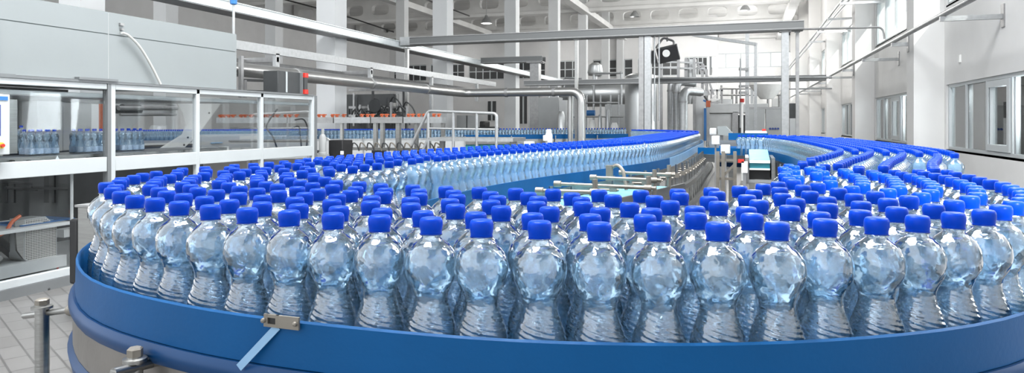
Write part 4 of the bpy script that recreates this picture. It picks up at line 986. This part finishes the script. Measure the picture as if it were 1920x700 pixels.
# pump skid with small vessels below the tanks
ps = thing('pump_skid', 'grey pump station with cabinets, small vessels and thin pipes under the lying tank', 'machine', (-3.6, 18.5, 0))
for px0, px1, py0, Y, m in ((1009, 1048, 183, 17.5, 'grey'), (1048, 1062, 188, 17.5, 'grey_light'), (990, 1006, 182, 19.2, 'grey_light'), (1134, 1172, 196, 19.0, 'grey')):
    a_, b_ = onY(px0, py0, Y), onY(px1, py0, Y); MB().box(a_.x, b_.x, Y, Y+.4, 0, a_.z).build('cabinet', M[m], ps, smooth=False, bevel=.01)
for px, py0, w in ((1052, 209, .10), (1111, 225, .09), (1152, 230, .1), (1125, 215, .05), (1140, 205, .05)):
    a_ = onY(px, py0, 17.0); MB().lathe([(0, 0), (w, 0), (w, a_.z-.1), (w*.6, a_.z), (0, a_.z)], 14, (a_.x, 17.0, 0)).build('vessel', M['white_part'] if px in (1111, 1152) else M['tank'], ps)
for px, py in ((1029, 160), (1075, 178), (1100, 178), (1126, 178), (1145, 178), (1160, 178)):
    a_ = onY(px, py, 17.6); MB().tube([(a_.x, 17.6, 0), (a_.x, 17.6, a_.z)], .022, 8).build('pipe', M['steel_light'], ps)
for py, px0, px1 in ((219, 1075, 1168), (207, 1029, 1062), (193, 1085, 1160)):
    MB().tube([onY(px0, py, 17.55), onY(px1, py, 17.55)], .022, 8).build('pipe', M['steel_light'], ps)
c = onY(1108, 212, 16.8); MB().lathe([(0, -.1), (.07, -.1), (.07, .1), (0, .1)], 14, c, Matrix.Rotation(PI/2, 3, 'Y')).build('blue_motor', M['panel_blue'], ps)
# three fat vertical pipes with elbows
for i, (px, py, Y, rr, lab) in enumerate(((1258, 150, 17.0, .085, 'leftmost of three fat pale standing pipes right of the tank'), (1269, 153, 16.6, .09, 'middle of three fat pale standing pipes right of the tank'), (1281, 170, 16.2, .10, 'shortest of three fat pale standing pipes right of the tank'))):
    a_ = onY(px, py, Y)
    t = thing('standing_pipe', lab, 'pipe', (a_.x, Y, 0), 'three fat standing pipes')
    MB().tube(bend([(a_.x, Y, 0), (a_.x, Y, a_.z), (a_.x+.35, Y+.5, a_.z-.02)], .2, 6), rr, 16).build('pipe_run', M['steel_light'], t)
    MB().tube([(a_.x, Y, a_.z-.28), (a_.x, Y, a_.z-.24)], rr*1.12, 16).build('pipe_clamp', M['steel_mid'], t)
# hanging monitor under the crossing tray
Ym = 14.3
c = onY(1253, 101, Ym); R4 = Matrix.Rotation(math.radians(-12), 3, 'Y') @ Matrix.Rotation(math.radians(14), 3, 'X')
hm = thing('hanging_monitor', 'tilted dark square monitor with a pale emblem hanging below the tray', 'monitor', tuple(c))
MB().obox(c, (.42, .16, .31), R4).build('case', M['dark'], hm, bevel=.012)
fx = R4 @ Vector((0, -.081, 0)); MB().obox(c+fx, (.39, .004, .28), R4).build('screen', M['black'], hm, smooth=False)
fx2 = R4 @ Vector((-.03, -.085, .03)); MB().lathe([(.055, 0), (.075, .003), (.04, .006), (.02, .002), (0, .004)], 16, c+fx2, R4 @ Matrix.Rotation(PI/2, 3, 'X')).build('emblem', M['white_part'], hm)
MB().obox(c+R4 @ Vector((-.29, .02, 0)), (.10, .14, .26), R4).build('side_case', M['dark'], hm, smooth=False)
MB().tube(bend([(c.x-.25, Ym, c.z+.12), (c.x-.1, Ym, c.z+.33), (c.x+.12, Ym, c.z+.25), (c.x+.1, Ym, c.z+.1)], .05), .022, 8).build('bracket', M['steel_mid'], hm)
MB().tube([(c.x-.02, Ym, c.z+.25), (c.x-.02, Ym, 3.0)], .02, 8).build('hanger', M['steel_mid'], hm)
# scaffold tower with guard rails
sc_ = thing('service_platform', 'grey steel service platform with rails and ladder right of the standing pipes', 'platform', (onY(1297, 230, 19).x, 19, 0))
for px, Y, py in ((1240, 19, 112), (1272, 18.6, 110), (1286, 19, 110), (1302, 18.6, 108), (1317, 19, 120), (1325, 19.3, 130)):
    a_ = onY(px, py, Y); MB().box(a_.x-.035, a_.x+.035, Y-.035, Y+.035, 0, a_.z).build('post', M['steel_mid'], sc_, smooth=False)
for py0, py1, px0, px1, h in ((116, 118, 1236, 1318, .04), (127, 129, 1236, 1322, .04), (150, 152, 1236, 1326, .08), (166, 176, 1300, 1328, .12), (186, 192, 1300, 1330, .14)):
    a_, b_ = onY(px0, py0, 18.9), onY(px1, py1, 18.9); MB().bar(a_, b_, .05, h).build('crossbar', M['steel_light'], sc_, smooth=False)
a_, b_ = onY(1318, 120, 18.9), onY(1338, 178, 18.9); MB().bar(a_, b_, .04, .05).build('ladder_rail', M['steel_mid'], sc_, smooth=False)
a_, b_ = onY(1308, 118, 18.8), onY(1330, 178, 18.8); MB().bar(a_, b_, .04, .05).build('ladder_rail', M['steel_mid'], sc_, smooth=False)
a_ = onY(1312, 230, 18.7); MB().box(a_.x-.15, a_.x+.13, 18.7, 19.1, 0, onY(1312, 180, 18.7).z).build('column_box', M['grey_light'], sc_, smooth=False)
a_ = onY(1322, 230, 18.6); MB().box(a_.x-.03, a_.x+.03, 18.6, 18.7, .8, onY(1322, 203, 18.6).z).build('blue_cover', M['panel_blue'], sc_, smooth=False)
a_ = onY(1292, 130, 18.8); MB().lathe([(0, 0), (.16, 0), (.16, 1.2), (0, 1.2)], 18, (a_.x, 19.3, a_.z-.9)).build('round_duct', M['tank'], sc_)
# far grey machinery at the end of the aisle
fm = thing('filling_machine', 'grey filling machine block at the end of the aisle behind the conveyors', 'machine', (onY(1360, 230, 22).x, 22, 0))
def far_box(t, name, px0, px1, py0, py1, Y, dpt, m, bevel=.0):
    a_, b_ = onY(px0, py0, Y), onY(px1, py1, Y); return MB().box(a_.x, b_.x, Y, Y+dpt, max(0, b_.z), a_.z).build(name, M[m], t, smooth=False, bevel=bevel)
far_box(fm, 'upper_block', 1322, 1440, 195, 212, 22, 1.2, 'grey_light', .02)
far_box(fm, 'lower_block', 1324, 1372, 213, 330, 22.1, 1.0, 'grey_light', .02)
far_box(fm, 'column', 1374, 1384, 210, 330, 22, .3, 'steel_mid')
far_box(fm, 'inner_drum', 1384, 1400, 216, 330, 22.3, .5, 'dark')
far_box(fm, 'top_cover', 1340, 1372, 186, 197, 22.4, .6, 'grey_light', .01)
for px in (1332, 1343, 1352): far_box(fm, 'upright', px, px+3, 168, 197, 22.2, .05, 'steel_mid')
far_box(fm, 'crossbar', 1330, 1356, 168, 171, 22.2, .05, 'steel_light')
for (x_, y_, m_) in ((1325, 190, 'orange'), (1331, 197, 'orange'), (1338, 186, 'white_part')):
    c = onY(x_, y_, 18.2); 
c = onY(1328, 192, 18.0)
rb_ = thing('robot_arm', 'small spiky arm with orange and white parts by the filling machine', 'robot arm', (c.x, 18, 0))
for dx, dz, m_ in ((.2, .18, 'white_part'), (.26, .08, 'white_part'), (-.1, .16, 'dark'), (.24, -.02, 'steel_mid'), (-.12, .05, 'panel_blue')):
    MB().bar(c, c+Vector((dx, 0, dz)), .035, .045).build('finger', M[m_], rb_, smooth=False)
MB().box(c.x-.05, c.x+.05, 17.95, 18.05, c.z-.12, c.z+.04).build('hub', M['orange'], rb_, smooth=False); MB().box(c.x-.03, c.x+.03, 17.97, 18.03, 0, c.z-.1).build('stand', M['steel_mid'], rb_, smooth=False)
ec = thing('electric_cabinet', 'grey double door electric cabinet with four dark dots left of the square post', 'cabinet', (onY(1440, 230, 20).x, 20, 0))
far_box(ec, 'door', 1404, 1434, 205, 340, 20, .5, 'grey'); far_box(ec, 'door', 1436, 1466, 205, 340, 20, .5, 'grey')
far_box(ec, 'top', 1402, 1468, 201, 204.5, 20, .5, 'steel_mid')
for px in (1444, 1449, 1454, 1459):
    c = onY(px, 241.5, 19.98); MB().tube([c, c+Vector((0, .02, 0))], .03, 10).build('dot', M['screen'], ec)
bc = thing('beacon_pole', 'white pole with a red beacon lamp standing before the filling machine', 'beacon', (onY(1391.5, 230, 16).x, 16, 0))
c = onY(1391.5, 192, 16); MB().tube([(c.x, 16, 0), (c.x, 16, c.z)], .025, 8).build('pole', M['white_part'], bc); MB().tube([(c.x, 16, c.z-.0), (c.x, 16, c.z+.08)], .045, 12).build('lamp', M['red'], bc)
# hopper, portal and pipes in the bright far corner
hp = thing('hopper', 'pale conical hopper in the bright far right corner', 'hopper', (onY(1438, 230, 26).x, 26, 0))
c = onY(1438, 186, 26); MB().lathe([(.22, 0), (.62, .50), (.62, .72), (.40, .78), (.18, .86), (.0, .86)], 20, (c.x, 26, c.z)).build('cone', M['white_part'], hp)
for dx in (-.5, .5): MB().box(c.x+dx-.05, c.x+dx+.05, 25.95, 26.05, 0, c.z+.5).build('leg', M['steel_light'], hp, smooth=False)
pt = thing('pipe_portal', 'pale portal of two posts and a slanting ladder tray in the far right', 'frame', (onY(1409, 230, 17.5).x, 17.5, 0))
for px, w, py in ((1401, .09, 62), (1416.5, .07, 82)): 
    a_ = onY(px, py, 17.5); MB().box(a_.x-w/2, a_.x+w/2, 17.45, 17.55, 0, a_.z).build('post', M['steel_light'], pt, smooth=False)
a_, b_ = onY(1300, 66, 17.9), onY(1418, 83, 17.45); MB().bar(a_, b_, .16, .07).build('ladder_tray', M['steel_light'], pt, smooth=False)
for py in (130, 162, 174): a_, b_ = onY(1386, py, 17.3), onY(1402, py, 17.4); MB().bar(a_, b_, .05, .06).build('arm', M['steel_mid'], pt, smooth=False)
MB().tube([onY(1388, 110, 17.3), onY(1388, 240, 17.3)], .018, 8).build('side_pipe', M['steel_light'], pt)
wp2 = thing('pipe_rack', 'rack of thin pale pipes in front of the far wall', 'pipes', (onY(1380, 230, 27).x, 27, 0))
for px, py in ((1373, 168), (1381, 166), (1440, 168), (1461, 180), (1353, 160)):
    a_ = onY(px, py, 27); MB().tube([(a_.x, 27, 0), (a_.x, 27, a_.z)], .04, 8).build('pipe', M['steel_mid'], wp2)
for py in (166, 178): a_, b_ = onY(1350, py, 27), onY(1464, py, 27); MB().tube([a_, b_], .04, 8).build('pipe', M['steel_mid'], wp2)
for px0, px1, py, m_ in ((1345, 1375, 160, 'white_part'), (1412, 1432, 178, 'white_part'), (1448, 1466, 185, 'grey_light')):
    far_box(wp2, 'cabinet', px0, px1, py, 200, 28, .6, m_)
lc = thing('tall_locker', 'dark grey slim locker between the two right posts', 'cabinet', (onY(1486, 230, 18).x, 18, 0))
far_box(lc, 'upper', 1481, 1494, 194, 222, 18, .3, 'dark'); far_box(lc, 'lower', 1481, 1494, 222, 400, 18, .3, 'grey_light')
# ------------------------------------------------------------------ aisle between the runs
xg = thing('cross_conveyor', 'teal belted infeed conveyor sloping down in front of the right run', 'conveyor', (.12, 6.2, 0))
Yx = 5.7; xl, xr = onY(1405, 300, Yx).x, .19
z = lambda py: EYE+(HY-py)/F*(Yx/ray(1432)[1])
MB().prism([(Yx+.6, 1.02), (Yx+.6, 1.04), (Yx, z(300)), (Yx, z(302))], 0, xl, xr).build('belt', M['aqua_belt'], xg, smooth=False)
MB().box(xl, xr, Yx-.02, Yx+.02, z(306), z(301)).build('end_bar', M['white_part'], xg, smooth=False)
MB().box(xl, xr, Yx, Yx+.45, z(316), z(306)).build('drum', M['teal_belt'], xg, smooth=False)
MB().box(xl, xr, Yx-.02, Yx+.02, z(319), z(316)).build('end_bar', M['white_part'], xg, smooth=False)
MB().box(xl, xr, Yx+.02, Yx+.45, z(337), z(319)).build('underside', M['black'], xg, smooth=False)
MB().box(xl-.02, xr+.02, Yx-.02, Yx+.02, z(343), z(337)).build('end_bar', M['steel_light'], xg, smooth=False)
for x in (xl-.03, xr+.01): MB().box(x, x+.025, Yx-.03, Yx+.5, z(345), z(296)).build('side_plate', M['stainless'], xg, smooth=False)
for x in (xl, xr-.04):
    for y in (Yx, Yx+.4): MB().box(x, x+.04, y, y+.04, 0, z(337)).build('leg', M['stainless'], xg, smooth=False)
bs = thing('push_button_station', 'white slim button post with a red button at the teal conveyor', 'post', (xl-.08, Yx-.1, 0))
c = onY(1396, 310, Yx-.1); MB().box(c.x-.022, c.x+.022, Yx-.13, Yx-.09, onY(1396, 324, Yx-.1).z, onY(1396, 303, Yx-.1).z).build('box', M['white_part'], bs, smooth=False)
MB().box(c.x-.012, c.x+.012, Yx-.12, Yx-.09, 0, onY(1396, 324, Yx-.1).z).build('pole', M['steel_mid'], bs, smooth=False)
c = onY(1390, 301.5, Yx-.1); MB().box(c.x-.025, c.x+.02, Yx-.13, Yx-.1, c.z-.015, c.z+.012).build('button', M['red'], bs, smooth=False)
# guards and small boxes around the far merge
mg = thing('merge_conveyor', 'blue railed merge conveyor joining the right run at the far end', 'conveyor', (-.1, 7.9, 0))
a_, b_ = onY(1366, 262, 7.95), onY(1440, 250, 7.95)
MB().box(a_.x, b_.x, 7.92, 7.96, b_.z-.075, b_.z).build('guide_rail', M['blue_rail'], mg, smooth=False)
MB().box(a_.x, b_.x, 7.96, 8.5, b_.z-.075, b_.z-.055).build('belt', M['blue_belt'], mg, smooth=False)
MB().box(a_.x-.2, b_.x, 7.90, 7.92, b_.z-.17, b_.z-.08).build('side_frame', M['stainless'], mg, smooth=False)
for x in (a_.x, b_.x-.1): MB().box(x, x+.05, 8.0, 8.05, 0, b_.z-.08).build('leg', M['stainless'], mg, smooth=False)
cv_ = thing('merge_cover', 'white boxy cover with a red switch above the merge conveyor', 'cover', (onY(1418, 250, 8.8).x, 8.8, 0))
far_box(cv_, 'cover', 1397, 1438, 246, 253.5, 8.8, .35, 'white_part', .01); far_box(cv_, 'switch', 1429, 1436, 242, 246, 8.9, .05, 'red')
far_box(cv_, 'stand', 1410, 1416, 253.5, 300, 8.9, .05, 'steel_mid')
sg = thing('sloped_guard', 'pale blue sloped sheet guard at the head of the aisle', 'guard', (onY(1360, 250, 9.5).x, 9.5, 0))
q = [(1345, 237), (1361, 237), (1376, 252), (1376, 256), (1346, 253)]
MB().prism([(onY(a_, b_, 9.5).x, onY(a_, b_, 9.5).z) for a_, b_ in q], 1, 9.5, 9.75).build('sheet', M['hood'], sg, smooth=False)
far_box(sg, 'stand', 1350, 1356, 254, 420, 9.6, .06, 'steel_mid')
far_box(sg, 'motor', 1330, 1344, 240, 254, 9.5, .15, 'grey_light', .02)
jb = thing('junction_box', 'pale grey control box low in the aisle beside the left run', 'box', (onY(1360, 280, 6.6).x, 6.6, 0))
far_box(jb, 'box', 1351, 1369, 272, 289, 6.6, .12, 'grey_light', .008); far_box(jb, 'pole', 1358, 1362, 289, 500, 6.65, .03, 'steel_mid')
jb = thing('junction_box', 'smaller pale box behind the low control box in the aisle', 'box', (onY(1342, 265, 6.9).x, 6.9, 0))
far_box(jb, 'box', 1334, 1349, 255, 272, 6.9, .12, 'grey_light', .008); far_box(jb, 'pole', 1340, 1343, 272, 500, 6.95, .03, 'steel_mid')
ls = thing('leg_stand', 'braced steel stand on the aisle floor left of the button post', 'stand', (onY(1365, 300, 6.1).x, 6.1, 0))
for px in (1346, 1356, 1378): a_ = onY(px, 272, 6.1); MB().box(a_.x-.014, a_.x+.014, 6.08, 6.11, 0, onY(px, 284, 6.1).z).build('leg', M['steel_warm'], ls, smooth=False)
for p0_, p1_ in (((1346, 300), (1378, 301)), ((1356, 330), (1378, 308)), ((1346, 335), (1378, 336))): MB().bar(onY(*p0_, 6.1), onY(*p1_, 6.1), .02, .02).build('brace', M['steel_warm'], ls, smooth=False)
# ================================================================== LIGHT AND CAMERA
w = bpy.data.worlds.new('bright overcast sky'); SC.world = w; w.use_nodes = True
bg = w.node_tree.nodes['Background']; bg.inputs[0].default_value = (.93, .97, 1.0, 1); bg.inputs[1].default_value = 1.0
sun = bpy.data.lights.new('sun', 'SUN'); sun.energy = 5.0; sun.angle = math.radians(.6); sun.color = (1, .97, .92)
so = bpy.data.objects.new('sun', sun); COL.objects.link(so); so.location = (10, -3, 12)
so.rotation_euler = Vector((-1, 1.7, -1.4)).to_track_quat('-Z', 'Y').to_euler()
k = 0
for Y in (24, 30.5, 37.5, 44):  # point lights added to brighten the far hall, most with no pendant
    for X in (-19, -11.5, -4.5, .2):
        l = bpy.data.lights.new('hall_fill', 'POINT'); l.energy = {-19: 25, -11.5: 30, -4.5: 45, 0.2: 160}[X]; l.shadow_soft_size = .35; l.color = (1, .98, .95)
        o = bpy.data.objects.new('hall_fill', l); COL.objects.link(o); o.location = (X, Y, 5.6)
def area(name, loc, aim, sx, sy, power):
    l = bpy.data.lights.new(name, 'AREA'); l.shape = 'RECTANGLE'; l.size = sx; l.size_y = sy; l.energy = power; l.color = (.97, .985, 1)
    o = bpy.data.objects.new(name, l); COL.objects.link(o); o.location = loc; o.rotation_euler = Vector(aim).to_track_quat('-Z', 'Z').to_euler()
for b0, b1 in zip(BAY[:-1], BAY[1:]):
    area('window_daylight', (XR-.02, (b0+.75+b1-.12)/2, (UZ[0]+UZ[1])/2), (-1, 0, -.15), 5.6, 1.1, 170 if b0 < 5 else 150)
for Y in (9, 12.5, 16, 19, 23, 27, 32):  # lights added inside the corridor to brighten the lower panes
    l = bpy.data.lights.new('corridor_fill', 'POINT'); l.energy = 140; l.shadow_soft_size = .15
    o = bpy.data.objects.new('corridor_fill', l); COL.objects.link(o); o.location = (4.5, Y, 2.5)
area('machine_fill', (-5.75, 4.2, 1.46), (0, 0, -1), 1.0, 3.4, 4.5)  # area light added under the hood to brighten the interior
area('overhead_fill', (-2.0, 3.0, 8.0), (0, 0, -1), 3, 5, 700)  # unseen overhead area light added to brighten the bottles
cam = bpy.data.cameras.new('camera'); co = bpy.data.objects.new('camera', cam); COL.objects.link(co)
cam.sensor_width = 36; cam.sensor_fit = 'HORIZONTAL'; cam.lens = F/1920*36; cam.shift_x = 0; cam.shift_y = -(350-HY)/1920; cam.clip_start = .02; cam.clip_end = 300
co.location = (0, 0, EYE); co.rotation_euler = (PI/2, 0, TH); SC.camera = co
v = SC.view_settings; v.view_transform = 'Standard'; v.look = 'None'; v.gamma = 1; v.exposure = 1.2; v.use_curve_mapping = False
c = SC.cycles
c.max_bounces = 48; c.diffuse_bounces = 5; c.glossy_bounces = 6; c.transmission_bounces = 40; c.transparent_max_bounces = 96
c.sample_clamp_indirect = 6; c.blur_glossy = 1.0; c.use_adaptive_sampling = True; c.adaptive_threshold = .02
try: c.use_denoising = True; c.denoiser = 'OPENIMAGEDENOISE'
except Exception: pass
